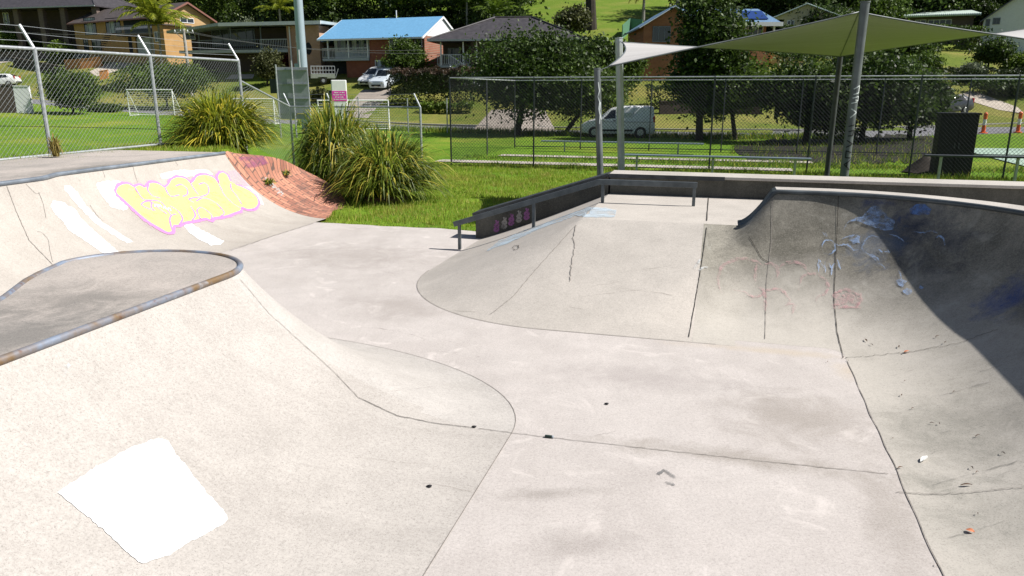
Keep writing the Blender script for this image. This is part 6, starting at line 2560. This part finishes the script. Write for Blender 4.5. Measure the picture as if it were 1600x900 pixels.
hedge('long dark clipped hedge with reddish tips below the hip roofed house', 604, 738, 166, 3.0, 2.2, 'hedge', .2, 7500, 'rust', 3)
hedge('row of strappy green plants at the foot of the long hedge', 656, 736, 177, .75, .8, 'bright', .3, 900, None, 4, 'plant_row', 'plants')
hedge('dark hedge on the slope below the brick house', 1010, 1200, 172, 1.6, 1.6, 'dark', .2, 4500, None, 5)
hedge('garden hedge of mixed shrubs under the right part of the sail', 1380, 1475, 128, 2.0, 2.2, 'mid', .22, 3500, None, 6)
hedge('dark hedge along the top of the right garden', 1470, 1640, 134, 1.3, 1.6, 'hedge', .22, 3500, None, 8)
hedge('dark mass of garden shrubs behind the leaning grey pole', 1215, 1400, 150, 3.2, 3.5, 'dark', .24, 8000, None, 9)

hedge('dark hedge across the hill below the pale green roofed house', 1225, 1545, 82, 2.6, 3.0, 'dark', .28, 6500, None, 12)
# ------------------------------------------------------------------ forest on the hillside
def forest():
    r_ = random.Random(5)
    parts = {'dark': [], 'mid': [], 'bright': []}
    spots = []
    for row, (lo, hi, step) in enumerate(((44, 58, 30), (26, 40, 30), (8, 22, 30), (-14, 4, 34))):
        x = -70
        while x < 1690:
            spots.append((x + r_.uniform(-10, 10), r_.uniform(lo, hi), row))
            x += step * r_.uniform(.7, 1.3)
    for px, py, row in spots:
        if 858 < px < 1078 and py < 78:
            continue
        if 815 < px < 880 and 14 < py < 60:
            continue
        if 583 < px < 632 and py < 34:
            continue
        p, _ = hit(px, py)
        if p.y - road_y(p.x) < 36 or (p.y < 98 and px < 1180):
            continue
        H = r_.uniform(7.5, 13) * (1.25 if row < 2 else 1)
        rx = r_.uniform(2.8, 5.0)
        kind = r_.choice(('dark', 'dark', 'dark', 'mid', 'mid', 'bright'))
        C = clumps(rx, rx, H * .42, 120, 18, .6, r_.randrange(10 ** 6), 7) + np.array([p.x, p.y, p.z + H * .58])
        parts[kind].append(C)
        C = clumps(rx * 1.3, rx, 2.0, 50, 14, .6, r_.randrange(10 ** 6), 5) + np.array([p.x, p.y, p.z + 1.2])
        parts['dark'].append(C)
    return parts


FP = forest()
root = bpy.data.objects.new('forest', None)
COL.objects.link(root)
tag(root, 'dense mixed green forest covering the hillside behind the houses', 'forest', kind='stuff')
for kd, lst in FP.items():
    C = np.concatenate(lst)
    o = bpy.data.objects.new('foliage', quad_mesh('foliage', leaf_quads(C, .55, len(C)), LEAF[kd]))
    COL.objects.link(o)
    o.parent = root
    o['kind'] = 'stuff'

# ------------------------------------------------------------------ litter on the concrete
m_leafb = plain('dry_leaf_brown', (.10, .055, .03), .8, 0, .4, 30)
m_leafo = plain('dry_leaf_orange', (.55, .20, .10), .8, 0, .2, 30)
m_leafw = plain('pale_paper_scrap', (.66, .66, .62), .8)


def leaf_litter(px, py, L, w, rz, mat, name, label, cat, group=None):
    p, nn = hit(px, py)
    mb = MB()
    rows = []
    for i in range(6):
        f = i / 5
        ww = w * math.sin(math.pi * min(.97, f * .9 + .05))
        zz = .004 + .008 * math.sin(math.pi * f)
        rows.append([((f - .5) * L, -ww / 2, zz + .004), ((f - .5) * L, 0, zz), ((f - .5) * L, ww / 2, zz + .004)])
    mb.grid(rows)
    o = mb.build(name, mat, None)
    q = nn.to_track_quat('Z', 'Y')
    o.location = p + nn * .006
    o.rotation_euler = (q.to_matrix() @ Matrix.Rotation(rz, 3, 'Z')).to_euler()
    return tag(o, label, cat, group)


GL = 'dry leaves scattered over the bowl floor'
for i, (px, py, L) in enumerate(((1325, 565, .05), (1318, 560, .05), (1353, 533, .12), (1362, 540, .07), (1405, 543, .10), (1413, 553, .07), (1465, 527, .08), (1478, 536, .07), (1293, 567, .05), (1409, 619, .07), (1414, 597, .04), (1491, 614, .05), (1426, 640, .05), (1528, 683, .07), (1406, 733, .09), (1510, 760, .13), (1519, 733, .06), (1527, 740, .05), (1568, 710, .06), (1528, 805, .04), (1463, 885, .04), (1395, 687, .03), (1456, 663, .05), (1468, 664, .05))):
    leaf_litter(px, py, L * .6, L * .16, rng.uniform(0, 6.28), m_leafb, 'dry_leaf', 'small curled brown dry leaf lying on the grey bowl concrete', 'leaf', GL)
leaf_litter(1444, 719, .12, .04, R(-35), m_leafw, 'paper_scrap', 'white scrap of paper on the bowl floor', 'litter')
leaf_litter(1516, 832, .05, .04, 1, m_leafo, 'dry_leaf', 'bright orange dry leaf near the bottom right', 'leaf')
leaf_litter(1417, 551, .06, .04, 2, m_leafo, 'dry_leaf', 'orange dry leaf beside the far bowl joint', 'leaf')
p, nn = hit(857, 684)
t = thing('lighter', 'small dark green plastic lighter lying on the floor joint', 'litter', p + Vector((0, 0, .0)), R(-15))
MB().box((0, 0, .012), (.062, .024, .02)).build('body', plain('dark_green_plastic', (.02, .035, .03), .35), t, bevel=.005)
MB().box((.037, 0, .012), (.014, .02, .018)).build('metal_head', m_galv, t, bevel=.002)
for px, py, lab in ((741, 668, 'small black stone left of the lighter'), (671, 761, 'small black stone on the ramp foot, lower left'), (948, 632, 'small dark stone right of the lighter')):
    p, nn = hit(px, py)
    rows = []
    for i in range(5):
        f = i / 4
        rr = .016 * math.sin(math.pi * (.12 + .8 * f))
        rows.append([(rr * 1.3 * math.cos(a_) * (1 + .2 * math.sin(a_ * 3 + px)), rr * math.sin(a_), f * .018) for a_ in [2 * math.pi * j / 9 for j in range(9)]])
    o = MB().grid(rows, True).build('stone', m_black)
    o.location = p
    tag(o, lab, 'stone')
